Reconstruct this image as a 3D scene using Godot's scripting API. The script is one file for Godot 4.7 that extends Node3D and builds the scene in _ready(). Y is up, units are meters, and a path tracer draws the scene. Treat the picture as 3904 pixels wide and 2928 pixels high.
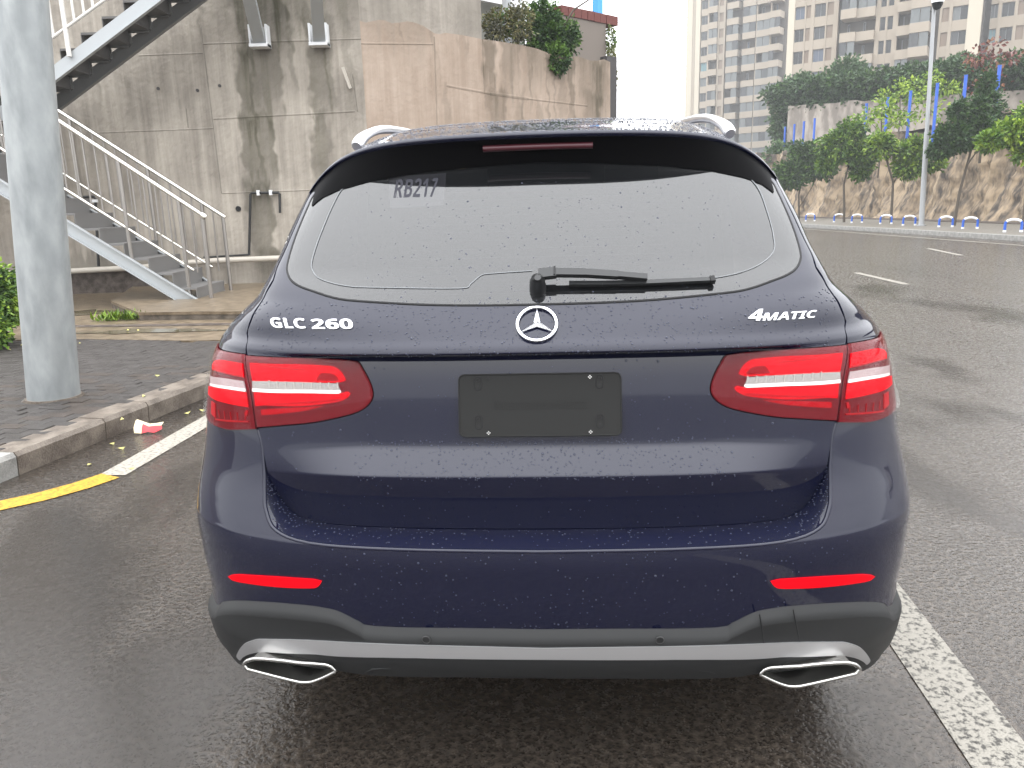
extends Node3D

# ------------------------------------------------------------------ shape collector
class S:
	var v := PackedVector3Array()
	var n := PackedVector3Array()
	var uv := PackedVector2Array()
	var c := PackedColorArray()
	var col := Color.WHITE
	func vert(p: Vector3, nn: Vector3, t := Vector2.ZERO) -> void:
		v.append(p); n.append(nn); uv.append(t); c.append(col)
	func tri(a: Vector3, b: Vector3, d: Vector3) -> void:          # counter-clockwise seen from outside
		var nn := (b - a).cross(d - a).normalized()
		vert(a, nn); vert(d, nn); vert(b, nn)
	func quad(a: Vector3, b: Vector3, d: Vector3, e: Vector3, uvs := []) -> void:
		var nn := (d - a).cross(e - b).normalized()
		var t := [Vector2(0, 0), Vector2(1, 0), Vector2(1, 1), Vector2(0, 1)]
		if uvs.size() == 4: t = uvs
		vert(a, nn, t[0]); vert(d, nn, t[2]); vert(b, nn, t[1])
		vert(a, nn, t[0]); vert(e, nn, t[3]); vert(d, nn, t[2])
	func smooth(a, na, b, nb, d, nd, ta := Vector2.ZERO, tb := Vector2.ZERO, td := Vector2.ZERO) -> void:
		vert(a, na, ta); vert(d, nd, td); vert(b, nb, tb)
	func box(at: Vector3, size: Vector3, b := Basis.IDENTITY) -> S:
		var h := size / 2.0
		var p := []
		for k in 8:
			p.append(at + b * Vector3(h.x * (1 if k & 1 else -1), h.y * (1 if k & 2 else -1), h.z * (1 if k & 4 else -1)))
		quad(p[4], p[5], p[7], p[6]); quad(p[1], p[0], p[2], p[3]); quad(p[5], p[1], p[3], p[7])
		quad(p[0], p[4], p[6], p[2]); quad(p[6], p[7], p[3], p[2]); quad(p[0], p[1], p[5], p[4])
		return self
	func bar(p: Vector3, q: Vector3, w: float, hh: float, up := Vector3.UP) -> S:   # w across, hh along up
		var z := (q - p).normalized()
		var x := up.cross(z).normalized()
		if x.length() < 0.5: x = Vector3.RIGHT
		var y := z.cross(x)
		return box((p + q) / 2.0, Vector3(w, hh, (q - p).length()), Basis(x, y, z))
	func tube(pts: Array, radii: Array, sides := 10, caps := true, closed := false) -> S:
		var rings := []
		var norms := []
		var m := pts.size()
		var last := Vector3.ZERO
		for i in m:
			var t: Vector3
			if closed: t = pts[(i + 1) % m] - pts[(i + m - 1) % m]
			else: t = pts[mini(i + 1, m - 1)] - pts[maxi(i - 1, 0)]
			t = t.normalized()
			var x := (last - t * last.dot(t))
			if x.length() < 0.01:
				x = t.cross(Vector3.UP) if absf(t.y) < 0.95 else t.cross(Vector3.RIGHT)
			x = x.normalized(); last = x
			var y := t.cross(x)
			var r: float = radii[mini(i, radii.size() - 1)]
			var ring := []
			var nr := []
			for k in sides:
				var a := TAU * k / sides
				var d := x * cos(a) + y * sin(a)
				ring.append(pts[i] + d * r); nr.append(d)
			rings.append(ring); norms.append(nr)
		var seg := m if closed else m - 1
		for i in seg:
			var j := (i + 1) % m
			for k in sides:
				var l := (k + 1) % sides
				var u0 := float(k) / sides; var u1 := float(k + 1) / sides
				smooth(rings[i][k], norms[i][k], rings[i][l], norms[i][l], rings[j][l], norms[j][l], Vector2(u0, i), Vector2(u1, i), Vector2(u1, j))
				smooth(rings[i][k], norms[i][k], rings[j][l], norms[j][l], rings[j][k], norms[j][k], Vector2(u0, i), Vector2(u1, j), Vector2(u0, j))
		if caps and not closed:
			for k in sides:
				var l := (k + 1) % sides
				tri(pts[0], rings[0][l], rings[0][k]); tri(pts[m - 1], rings[m - 1][k], rings[m - 1][l])
		return self
	func grid(rows: Array, uvs := true, flip := false) -> S:          # rows of points, smooth normals
		var nr := rows.size()
		var nc: int = rows[0].size()
		var nn := []
		for i in nr:
			var line := []
			for j in nc:
				var du: Vector3 = rows[i][mini(j + 1, nc - 1)] - rows[i][maxi(j - 1, 0)]
				var dv: Vector3 = rows[mini(i + 1, nr - 1)][j] - rows[maxi(i - 1, 0)][j]
				var q := du.cross(dv).normalized()
				line.append(-q if flip else q)
			nn.append(line)
		for i in nr - 1:
			for j in nc - 1:
				var t := [Vector2(float(j) / (nc - 1), 1.0 - float(i) / (nr - 1)), Vector2(float(j + 1) / (nc - 1), 1.0 - float(i) / (nr - 1)), Vector2(float(j + 1) / (nc - 1), 1.0 - float(i + 1) / (nr - 1)), Vector2(float(j) / (nc - 1), 1.0 - float(i + 1) / (nr - 1))]
				var a = rows[i][j]; var b = rows[i][j + 1]; var d = rows[i + 1][j + 1]; var e = rows[i + 1][j]
				if flip:
					smooth(a, nn[i][j], d, nn[i + 1][j + 1], b, nn[i][j + 1], t[0], t[2], t[1]); smooth(a, nn[i][j], e, nn[i + 1][j], d, nn[i + 1][j + 1], t[0], t[3], t[2])
				else:
					smooth(a, nn[i][j], b, nn[i][j + 1], d, nn[i + 1][j + 1], t[0], t[1], t[2]); smooth(a, nn[i][j], d, nn[i + 1][j + 1], e, nn[i + 1][j], t[0], t[2], t[3])
		return self
	func slab(poly: PackedVector2Array, y0: float, y1: float) -> S:   # ground-plan polygon (x, z) between two heights
		var q := poly
		if Geometry2D.is_polygon_clockwise(q):
			q = q.duplicate(); q.reverse()
		var ix := Geometry2D.triangulate_polygon(q)
		for k in range(0, ix.size(), 3):
			var a := q[ix[k]]; var b := q[ix[k + 1]]; var d := q[ix[k + 2]]
			var A := Vector3(a.x, y1, a.y); var B := Vector3(b.x, y1, b.y); var D := Vector3(d.x, y1, d.y)
			if (B - A).cross(D - A).y < 0: tri(A, D, B)
			else: tri(A, B, D)
		for k in q.size():
			var a := q[k]; var b := q[(k + 1) % q.size()]
			quad(Vector3(b.x, y0, b.y), Vector3(a.x, y0, a.y), Vector3(a.x, y1, a.y), Vector3(b.x, y1, b.y))
		return self
	func prism(poly: PackedVector2Array, o: Vector3, x: Vector3, y: Vector3, depth: float) -> S:   # polygon in the plane o + x*u + y*v, extruded by depth along x cross y
		var z := x.cross(y).normalized() * depth
		var q := poly
		if Geometry2D.is_polygon_clockwise(q):
			q = q.duplicate(); q.reverse()
		var ix := Geometry2D.triangulate_polygon(q)
		var P := func(t: Vector2, k: float) -> Vector3: return o + x * t.x + y * t.y + z * k
		for k in range(0, ix.size(), 3):
			var a := q[ix[k]]; var b := q[ix[k + 1]]; var d := q[ix[k + 2]]
			if (b - a).cross(d - a) < 0.0:
				var s := b; b = d; d = s
			tri(P.call(a, 1.0), P.call(b, 1.0), P.call(d, 1.0)); tri(P.call(a, 0.0), P.call(d, 0.0), P.call(b, 0.0))
		for k in q.size():
			var a := q[k]; var b := q[(k + 1) % q.size()]
			quad(P.call(a, 0.0), P.call(b, 0.0), P.call(b, 1.0), P.call(a, 1.0))
		return self
	func leaf(at: Vector3, d: Vector3, side: Vector3, l: float, w: float) -> void:
		var up := d.cross(side).normalized() * w * 0.35
		var a := at; var b := at + d * l * 0.45 + side * w * 0.5 + up; var t := at + d * l; var e := at + d * l * 0.45 - side * w * 0.5 + up
		tri(a, b, t); tri(a, t, e)
	func mesh() -> ArrayMesh:
		var m := ArrayMesh.new()
		var arr := []
		arr.resize(Mesh.ARRAY_MAX)
		arr[Mesh.ARRAY_VERTEX] = v; arr[Mesh.ARRAY_NORMAL] = n; arr[Mesh.ARRAY_TEX_UV] = uv; arr[Mesh.ARRAY_COLOR] = c
		m.add_surface_from_arrays(Mesh.PRIMITIVE_TRIANGLES, arr)
		return m

var rng := RandomNumberGenerator.new()
var M := {}
var used := {}

func numbered(called: String) -> String:
	if not used.has(called):
		used[called] = 0
		return called
	used[called] += 1
	return "%s_%03d" % [called, used[called]]

func tag(o: Node, label: String, category: String, group := "") -> Node:
	o.set_meta("label", label); o.set_meta("category", category)
	if group: o.set_meta("group", group)
	return o

func thing(called: String, label: String, category: String, at := Vector3.ZERO, turn := 0.0, group := "") -> Node3D:
	var o := Node3D.new()
	o.name = numbered(called); add_child(o, true); o.position = at; o.rotation.y = turn
	tag(o, label, category, group)
	return o

func obj(called: String, s, m: Material, parent: Node = null, kind := "") -> MeshInstance3D:
	var o := MeshInstance3D.new()
	o.mesh = s.mesh() if s is S else s
	o.material_override = m
	if parent == null or parent == self:
		o.name = numbered(called); add_child(o, true)
	else:
		o.name = called; parent.add_child(o, true)
	if kind: o.set_meta("kind", kind)
	return o

func copy_of(src: Node3D, label: String, at: Vector3, turn := 0.0) -> Node3D:
	var r: Node3D = src.duplicate()
	r.name = numbered(String(src.name).rstrip("0123456789").rstrip("_")); add_child(r, true)
	r.position = at; r.rotation.y = turn; r.set_meta("label", label)
	return r

# ------------------------------------------------------------------ materials
func lin(r: float, g: float, b: float) -> Color: return Color(r, g, b).linear_to_srgb()

func mat(called: String, c: Color, rough := 0.8, metal := 0.0, spec := 0.5) -> StandardMaterial3D:
	var m := StandardMaterial3D.new()
	m.resource_name = called; m.albedo_color = c; m.roughness = rough; m.metallic = metal; m.metallic_specular = spec
	M[called] = m
	return m

func noise(kind: int, freq: float, octaves := 4, sd := 1, gain := 0.5) -> FastNoiseLite:
	var f := FastNoiseLite.new()
	f.noise_type = kind; f.frequency = freq; f.fractal_octaves = octaves; f.fractal_gain = gain; f.seed = sd
	f.fractal_type = FastNoiseLite.FRACTAL_FBM if octaves > 1 else FastNoiseLite.FRACTAL_NONE
	return f

func tex(im: Image) -> ImageTexture: return ImageTexture.create_from_image(im)

func seamless(f: FastNoiseLite, size: int) -> Image: return f.get_seamless_image(size, size)

func toned(im: Image, a: Color, b: Color, lo := 0.0, hi := 1.0) -> Image:   # grey picture to a ramp between two (linear) colours
	var g := im.duplicate() as Image
	g.convert(Image.FORMAT_L8)
	var src := g.get_data()
	var out := PackedByteArray()
	out.resize(src.size() * 3)
	var lut := []
	for k in 256:
		var t := clampf((k / 255.0 - lo) / (hi - lo), 0, 1)
		var c := a.lerp(b, t).linear_to_srgb()
		lut.append([int(c.r * 255.0 + 0.5), int(c.g * 255.0 + 0.5), int(c.b * 255.0 + 0.5)])
	for k in src.size():
		var e = lut[src[k]]
		out[k * 3] = e[0]; out[k * 3 + 1] = e[1]; out[k * 3 + 2] = e[2]
	return Image.create_from_data(im.get_width(), im.get_height(), false, Image.FORMAT_RGB8, out)

func mixed(a: Image, b: Image, share: float) -> Image:              # a*(1-share) + b*share, both grey
	var p := a.duplicate() as Image; p.convert(Image.FORMAT_L8)
	var q := b.duplicate() as Image; q.convert(Image.FORMAT_L8)
	var x := p.get_data(); var y := q.get_data()
	for k in x.size(): x[k] = int(x[k] * (1.0 - share) + y[k] * share)
	return Image.create_from_data(a.get_width(), a.get_height(), false, Image.FORMAT_L8, x)

func bumps(im: Image, strength: float) -> ImageTexture:
	var g := im.duplicate() as Image
	g.convert(Image.FORMAT_RGBA8)
	g.bump_map_to_normal_map(strength)
	return tex(g)

func world_tri(m: StandardMaterial3D, scale: Vector3) -> StandardMaterial3D:
	m.uv1_triplanar = true; m.uv1_world_triplanar = true; m.uv1_scale = scale; m.uv1_triplanar_sharpness = 4.0
	return m

func make_materials() -> void:
	var paint := mat("paint", lin(0.0048, 0.0060, 0.020), 0.5, 0.0, 0.12)
	paint.clearcoat_enabled = true; paint.clearcoat = 1.0; paint.clearcoat_roughness = 0.05
	mat("gap_black", lin(0.006, 0.006, 0.007), 0.7)
	mat("black_plastic", lin(0.016, 0.0165, 0.017), 0.55, 0.0, 0.4)
	mat("plastic_light", lin(0.05, 0.05, 0.05), 0.5)
	mat("gloss_black", lin(0.0035, 0.0035, 0.004), 0.5, 0.0, 0.15)
	mat("wiper_black", lin(0.014, 0.015, 0.016), 0.35)
	mat("plate_black", lin(0.018, 0.018, 0.0175), 0.6, 0.0, 0.3)
	mat("satin_silver", lin(0.50, 0.50, 0.51), 0.38, 0.75)
	mat("rail_silver", lin(0.8, 0.8, 0.82), 0.28, 0.9)
	mat("chrome", lin(0.88, 0.89, 0.91), 0.12, 1.0)
	mat("letter_silver", lin(0.84, 0.85, 0.87), 0.42, 0.45)
	mat("chrome_dull", lin(0.42, 0.415, 0.40), 0.24, 1.0)
	mat("sleeve", lin(0.5, 0.49, 0.46), 0.34, 1.0)
	mat("tyre", lin(0.015, 0.015, 0.015), 0.8)
	mat("seat", lin(0.05, 0.05, 0.052), 0.7)
	mat("frit_grey", lin(0.20, 0.21, 0.22), 0.6)
	mat("wire", lin(0.33, 0.32, 0.30), 0.6)
	mat("permit_paper", lin(0.62, 0.60, 0.72), 0.7)
	mat("permit_ink", lin(0.02, 0.02, 0.03), 0.7)
	var lens := mat("lens_dark", lin(0.11, 0.003, 0.007), 0.10, 0.0, 0.26)
	var red := mat("lens_red", lin(0.60, 0.003, 0.010), 0.3, 0.0, 0.08)
	var mid := mat("lens_mid", lin(0.34, 0.003, 0.008), 0.35, 0.0, 0.18)
	var clear := mat("lens_clear", lin(0.27, 0.25, 0.235), 0.2)
	var pink := mat("lens_pink", lin(0.34, 0.25, 0.25), 0.25)
	var white := mat("lens_white", lin(0.85, 0.80, 0.78), 0.2, 0.3)
	var refl := mat("reflector_red", lin(0.70, 0.003, 0.010), 0.35, 0.0, 0.15)
	var cov := mat("lens_cover", Color(0.15, 0.0, 0.0, 0.01), 0.04, 0.0, 0.27)
	cov.transparency = BaseMaterial3D.TRANSPARENCY_ALPHA
	mat("lens_inset", lin(0.22, 0.003, 0.007), 0.3, 0.0, 0.1)
	mat("lens_cell", lin(0.42, 0.39, 0.36), 0.3)
	mat("brake_red", lin(0.055, 0.008, 0.014), 0.3)
	var g := mat("rear_glass", Color(0.09, 0.094, 0.10, 0.86), 0.03, 0.0, 0.48)
	g.transparency = BaseMaterial3D.TRANSPARENCY_ALPHA
	g.clearcoat_enabled = true; g.clearcoat = 1.0; g.clearcoat_roughness = 0.02
	mat("tint_glass", lin(0.02, 0.022, 0.025), 0.05, 0.0, 0.7)
	mat("bead", lin(0.03, 0.034, 0.055), 0.04, 0.0, 0.5)
	# --- wet asphalt
	var fine := seamless(noise(FastNoiseLite.TYPE_CELLULAR, 0.105, 1, 3), 1024)
	var grit := seamless(noise(FastNoiseLite.TYPE_SIMPLEX_SMOOTH, 0.20, 3, 5, 0.6), 1024)
	var mid_n := seamless(noise(FastNoiseLite.TYPE_SIMPLEX_SMOOTH, 0.03, 3, 9), 1024)
	var relief := mixed(mixed(fine, grit, 0.45), mid_n, 0.25)
	var asphalt := mat("asphalt", Color.WHITE, 1.0, 0.0, 0.42)
	asphalt.albedo_texture = tex(toned(mixed(grit, fine, 0.5), Color(0.026, 0.0215, 0.018), Color(0.088, 0.072, 0.058), 0.28, 0.74))
	asphalt.roughness_texture = tex(toned_grey(mixed(mid_n, grit, 0.4), 0.11, 0.36, 0.32, 0.68))
	asphalt.normal_enabled = true; asphalt.normal_texture = bumps(relief, 2.6); asphalt.normal_scale = 1.0
	asphalt.vertex_color_use_as_albedo = true
	world_tri(asphalt, Vector3.ONE / 2.3)
	var wf := mat("wet_film", Color.WHITE, 0.24, 0.0, 0.5)
	wf.transparency = BaseMaterial3D.TRANSPARENCY_ALPHA
	var fim := Image.create(512, 640, false, Image.FORMAT_RGBA8)
	var fn := noise(FastNoiseLite.TYPE_SIMPLEX_SMOOTH, 0.55, 4, 71, 0.55)
	for j in 640:
		for i in 512:
			var x := -5.0 + i / 512.0 * 12.0; var z := -1.0 - j / 640.0 * 15.0
			var t := fn.get_noise_2d(x * 1.25, z * 0.55) * 1.2
			var ax := Vector2(x, z)
			t += 0.75 * exp(-pow(ax.distance_to(Geometry2D.get_closest_point_to_segment(ax, Vector2(-2.45, -3.7), Vector2(-1.25, -1.6))) / 0.22, 2.0))
			t += 0.5 * exp(-pow(ax.distance_to(Geometry2D.get_closest_point_to_segment(ax, Vector2(1.12, -2.1), Vector2(1.0, -1.5))) / 0.15, 2.0))
			t += 0.5 * exp(-pow(ax.distance_to(Geometry2D.get_closest_point_to_segment(ax, Vector2(-2.85, -4.6), Vector2(-2.5, -6.5))) / 0.12, 2.0))
			var edge := smoothstep(0.0, 0.08, i / 512.0) * smoothstep(0.0, 0.08, 1.0 - i / 512.0) * smoothstep(0.0, 0.06, j / 640.0) * smoothstep(0.0, 0.1, 1.0 - j / 640.0)
			fim.set_pixel(i, j, Color(0.21, 0.19, 0.175, 0.55 * smoothstep(0.0, 0.7, t) * edge))
	wf.albedo_texture = tex(fim)
	# --- concrete kerbs, slabs
	var blot := seamless(noise(FastNoiseLite.TYPE_SIMPLEX_SMOOTH, 0.012, 5, 21, 0.55), 512)
	var grain := seamless(noise(FastNoiseLite.TYPE_SIMPLEX_SMOOTH, 0.16, 3, 23), 512)
	var kerb_im := mixed(blot, grain, 0.45)
	for e in [["kerb_stone", Color(0.096, 0.078, 0.064), Color(0.216, 0.184, 0.152), 0.42], ["kerb_new", Color(0.195, 0.191, 0.180), Color(0.315, 0.307, 0.289), 0.55], ["paver", Color(0.035, 0.031, 0.028), Color(0.061, 0.055, 0.052), 0.5], ["paver_warm", Color(0.042, 0.034, 0.028), Color(0.067, 0.055, 0.048), 0.5], ["concrete_floor", Color(0.100, 0.076, 0.050), Color(0.216, 0.168, 0.116), 0.28], ["far_pavement", Color(0.102, 0.093, 0.077), Color(0.160, 0.144, 0.122), 0.5], ["step_edge", Color(0.05, 0.042, 0.034), Color(0.15, 0.125, 0.10), 0.5], ["dark_earth", Color(0.045, 0.035, 0.03), Color(0.12, 0.10, 0.085), 0.8]]:
		var k := mat(e[0], Color.WHITE, e[3], 0.0, 0.32)
		k.albedo_texture = tex(toned(kerb_im, e[1], e[2], 0.3, 0.7))
		k.normal_enabled = true; k.normal_texture = bumps(kerb_im, 2.0)
		world_tri(k, Vector3.ONE / 1.3)
	var road_paint := seamless(noise(FastNoiseLite.TYPE_SIMPLEX_SMOOTH, 0.05, 5, 31, 0.7), 512)
	for e in [["paint_white", Color(0.116, 0.110, 0.099), Color(0.382, 0.353, 0.301)], ["paint_yellow", Color(0.230, 0.130, 0.022), Color(0.518, 0.302, 0.036)], ["paint_line", Color(0.053, 0.049, 0.045), Color(0.246, 0.232, 0.201)], ["paint_worn", Color(0.070, 0.063, 0.056), Color(0.252, 0.231, 0.196)]]:
		var k := mat(e[0], Color.WHITE, 0.45, 0.0, 0.3)
		k.albedo_texture = tex(toned(road_paint, e[1], e[2], 0.28, 0.5))
		k.normal_enabled = true; k.normal_texture = bumps(mixed(road_paint, grain, 0.5), 3.0)
		world_tri(k, Vector3.ONE / 0.9)
	mat("galvanised", Color.WHITE, 0.5, 0.35)
	M.galvanised.albedo_texture = tex(toned(mixed(seamless(noise(FastNoiseLite.TYPE_CELLULAR, 0.02, 1, 41), 512), blot, 0.7), Color(0.235, 0.252, 0.256), Color(0.37, 0.388, 0.388), 0.2, 0.8))
	world_tri(M.galvanised, Vector3(0.9, 0.35, 0.9))
	mat("stair_steel", lin(0.40, 0.42, 0.43), 0.5, 0.3)
	mat("stair_mid", lin(0.20, 0.20, 0.195), 0.6, 0.2)
	mat("bracket_grey", lin(0.30, 0.29, 0.27), 0.7)
	mat("stair_dark", lin(0.12, 0.115, 0.11), 0.6, 0.2)
	mat("tread_plate", lin(0.16, 0.155, 0.15), 0.6, 0.2)
	mat("stainless", lin(0.72, 0.70, 0.66), 0.24, 0.95)
	mat("stainless_dull", lin(0.30, 0.28, 0.26), 0.35, 0.8)
	mat("white_steel", lin(0.66, 0.64, 0.60), 0.5)
	mat("bracket_white", lin(0.72, 0.73, 0.74), 0.5)
	mat("black_pipe", lin(0.014, 0.014, 0.014), 0.45)
	mat("pipe_white", lin(0.50, 0.46, 0.40), 0.5)
	mat("litter_red", lin(0.55, 0.02, 0.03), 0.4)
	mat("litter_cream", lin(0.72, 0.60, 0.38), 0.5)
	mat("leaf_yellow", lin(0.55, 0.50, 0.16), 0.6)
	var f := mat("foliage", Color.WHITE, 0.5, 0.0, 0.4)
	f.vertex_color_use_as_albedo = true
	f.backlight_enabled = true; f.backlight = Color(0.30, 0.36, 0.16)
	mat("bark", lin(0.10, 0.082, 0.062), 0.9)
	mat("bark_pale", lin(0.085, 0.07, 0.054), 0.9)
	mat("dead_branch", lin(0.30, 0.16, 0.05), 0.8)
	mat("blue_paint", lin(0.02, 0.10, 0.48), 0.4)
	mat("sky_blue_paint", lin(0.04, 0.30, 0.70), 0.4)
	mat("white_paint", lin(0.78, 0.78, 0.78), 0.45)
	mat("pole_grey", lin(0.36, 0.37, 0.38), 0.5, 0.2)
	mat("brick_red", lin(0.125, 0.035, 0.028), 0.8)
	mat("rough_grey", lin(0.17, 0.145, 0.125), 0.9)
	mat("back_plaster", lin(0.20, 0.20, 0.175), 0.9)
	mat("dark_stone", lin(0.055, 0.05, 0.05), 0.8)
	# --- far buildings
	mat("facade_beige", lin(0.34, 0.29, 0.23), 0.85)
	mat("facade_pale", lin(0.50, 0.45, 0.36), 0.85)
	mat("facade_grey", lin(0.30, 0.29, 0.275), 0.8)
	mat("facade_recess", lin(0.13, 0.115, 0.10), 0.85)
	mat("louvre_brown", lin(0.22, 0.17, 0.13), 0.8)
	mat("window_frame", lin(0.22, 0.22, 0.22), 0.5)
	for e in [["pane_grey", Color(0.04, 0.043, 0.046)], ["pane_blue", Color(0.07, 0.09, 0.13)], ["pane_dark", Color(0.012, 0.013, 0.014)], ["pane_light", Color(0.12, 0.13, 0.13)], ["pane_teal", Color(0.10, 0.20, 0.22)]]:
		mat(e[0], lin(e[1].r, e[1].g, e[1].b), 0.12, 0.0, 0.5)

func toned_grey(im: Image, a: float, b: float, lo: float, hi: float) -> Image:      # not a colour: values kept as they are
	var g := im.duplicate() as Image
	g.convert(Image.FORMAT_L8)
	var d := g.get_data()
	for k in d.size(): d[k] = int(255.0 * lerpf(a, b, clampf((d[k] / 255.0 - lo) / (hi - lo), 0, 1)))
	return Image.create_from_data(g.get_width(), g.get_height(), false, Image.FORMAT_L8, d)

func stained_wall(size: Vector2i, base_a: Color, base_b: Color, streaks: Array, joints: Array, extent: Vector2, sd: int) -> Array:   # [colour, relief]; streaks: [x0, x1, y0, y1, dark, softness] and joints in metres from the lower left corner
	var w := size.x; var h := size.y
	var f := noise(FastNoiseLite.TYPE_SIMPLEX_SMOOTH, 0.9, 5, sd, 0.55)
	var g := noise(FastNoiseLite.TYPE_SIMPLEX_SMOOTH, 1.0, 4, sd + 1, 0.6)
	var e := noise(FastNoiseLite.TYPE_SIMPLEX_SMOOTH, 1.6, 3, sd + 2)
	var out := PackedByteArray(); out.resize(w * h * 3)
	var rel := PackedByteArray(); rel.resize(w * h)
	for j in h:
		var y := (1.0 - (j + 0.5) / h) * extent.y
		for i in w:
			var x := (i + 0.5) / w * extent.x
			var t := 0.5 + 0.55 * f.get_noise_2d(x * 1.0, y * 0.9)
			var st := g.get_noise_2d(x * 4.5, y * 0.22)
			t += 0.62 * st
			var c := base_a.lerp(base_b, clampf(t, 0, 1))
			var k := 1.0
			var wob := 0.10 * e.get_noise_2d(x * 1.4, y * 1.1)
			for s in streaks:
				var fade: float = s[5]
				var xx := x + wob * 1.3
				if xx < s[0] - fade or xx > s[1] + fade or y < s[2] - 0.5 or y > s[3] + 0.3: continue
				var m := smoothstep(s[0] - fade, s[0] + fade, xx) * (1.0 - smoothstep(s[1] - fade, s[1] + fade, xx))
				m *= smoothstep(s[2] - 0.4, s[2] + 0.4, y + 0.6 * st) * (1.0 - smoothstep(s[3] - 0.08, s[3] + 0.08, y + 0.25 * st))
				k *= 1.0 - s[4] * m * (0.8 + 0.5 * st)
			var r := 0.5 + 0.25 * f.get_noise_2d(x * 6.0, y * 6.0) + 0.12 * st
			for s in joints:      # [x0, y0, x1, y1, half width]
				var d := Geometry2D.get_closest_point_to_segment(Vector2(x, y), Vector2(s[0], s[1]), Vector2(s[2], s[3])).distance_to(Vector2(x, y))
				if d < s[4] * 2.0:
					var q := 1.0 - smoothstep(s[4] * 0.5, s[4] * 2.0, d)
					k *= 1.0 - 0.24 * q; r -= 0.35 * q
			c = Color(c.r * k, c.g * k, c.b * lerpf(1.0, k, 1.06)).linear_to_srgb()
			var o := (j * w + i) * 3
			out[o] = int(clampf(c.r, 0, 1) * 255); out[o + 1] = int(clampf(c.g, 0, 1) * 255); out[o + 2] = int(clampf(c.b, 0, 1) * 255)
			rel[j * w + i] = int(clampf(r, 0, 1) * 255)
	return [Image.create_from_data(w, h, false, Image.FORMAT_RGB8, out), Image.create_from_data(w, h, false, Image.FORMAT_L8, rel)]

# ------------------------------------------------------------------ car body surface: horizontal sections, (a, y) -> point in the car's own axes (rear at z = 0, nose towards -z)
var TW := PackedFloat32Array()
var TD := PackedFloat32Array()
var TN := PackedFloat32Array()
var TT := PackedFloat32Array()
var TB := PackedFloat32Array()
const Y0 := 0.2
const DY := 0.002

func profile(keys: Array) -> PackedFloat32Array:      # monotone cubic through [height, value]
	var out := PackedFloat32Array()
	var m := []
	for i in keys.size():
		if i == 0 or i == keys.size() - 1:
			var j := mini(i, keys.size() - 2)
			m.append((keys[j + 1][1] - keys[j][1]) / (keys[j + 1][0] - keys[j][0]))
			continue
		var h0: float = keys[i][0] - keys[i - 1][0]; var h1: float = keys[i + 1][0] - keys[i][0]
		var d0: float = (keys[i][1] - keys[i - 1][1]) / h0; var d1: float = (keys[i + 1][1] - keys[i][1]) / h1
		if d0 * d1 <= 0: m.append(0.0)
		else:
			var p := 2 * h1 + h0; var q := h1 + 2 * h0
			m.append((p + q) / (p / d0 + q / d1))
	var i := 0
	for k in 801:
		var t := Y0 + k * DY
		if t <= keys[0][0]: out.append(keys[0][1]); continue
		if t >= keys[-1][0]: out.append(keys[-1][1]); continue
		while t > keys[i + 1][0]: i += 1
		var h: float = keys[i + 1][0] - keys[i][0]
		var s: float = (t - keys[i][0]) / h
		out.append((2 * s * s * s - 3 * s * s + 1) * keys[i][1] + (s * s * s - 2 * s * s + s) * h * m[i] + (3 * s * s - 2 * s * s * s) * keys[i + 1][1] + (s * s * s - s * s) * h * m[i + 1])
	return out

func look(t: PackedFloat32Array, y: float) -> float:
	var k := clampf((y - Y0) / DY, 0.0, 799.0)
	var i := int(k)
	return lerpf(t[i], t[i + 1], k - i)

func pt(kind: String, a: float, y: float) -> Vector3:
	var w := look(TW, y); var d := look(TD, y); var e := look(TN, y)
	var r := pow(pow(absf(sin(a)) / w, e) + pow(absf(cos(a)) / d, e), -1.0 / e)
	var x := r * sin(a)
	var q: float
	if kind == "T":
		var f := 1.0 - smoothstep(0.40, 0.66, absf(x))
		q = look(TT, y) + 0.05 * smoothstep(1.184, 1.174, y) * clampf((y - 0.897) / 0.058, 0, 1) * f + 0.05 * pow(x / 0.65, 2.0) * smoothstep(1.24, 1.38, y)
	else: q = look(TB, y)
	return Vector3(x, y, -(q + d - r * cos(a)))

func nrm(kind: String, a: float, y: float) -> Vector3:
	var du := pt(kind, a + 0.002, y) - pt(kind, a - 0.002, y)
	var dv := pt(kind, a, y + 0.0015) - pt(kind, a, y - 0.0015)
	return du.cross(dv).normalized()

func on(kind: String, a: float, y: float, off: float) -> Vector3: return pt(kind, a, y) + nrm(kind, a, y) * off

func mirrored(p: PackedVector2Array) -> PackedVector2Array:
	var q := PackedVector2Array()
	for k in p.size(): q.append(Vector2(-p[p.size() - 1 - k].x, p[p.size() - 1 - k].y))
	return q

func both(p: PackedVector2Array) -> PackedVector2Array:      # right half from the middle line round to the middle line, closed by its mirror image
	var q := p.duplicate()
	q.append_array(mirrored(p))
	return q

func rounded(p: PackedVector2Array, steps := 3, corner := 0.0) -> PackedVector2Array:   # Catmull-Rom through the points; corners sharper than `corner` (cosine) stay
	var q := PackedVector2Array()
	var m := p.size()
	for k in m:
		var a := p[(k + m - 1) % m]; var b := p[k]; var c := p[(k + 1) % m]; var d := p[(k + 2) % m]
		var t0 := (c - a) * 0.5; var t1 := (d - b) * 0.5
		if (b - a).normalized().dot((c - b).normalized()) < corner: t0 = c - b
		if (c - b).normalized().dot((d - c).normalized()) < corner: t1 = c - b
		t0 = t0.limit_length((c - b).length()); t1 = t1.limit_length((c - b).length())
		for j in steps:
			var s := float(j) / steps
			q.append(b * (2 * s * s * s - 3 * s * s + 1) + t0 * (s * s * s - 2 * s * s + s) + c * (3 * s * s - 2 * s * s * s) + t1 * (s * s * s - s * s))
	return q

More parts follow.
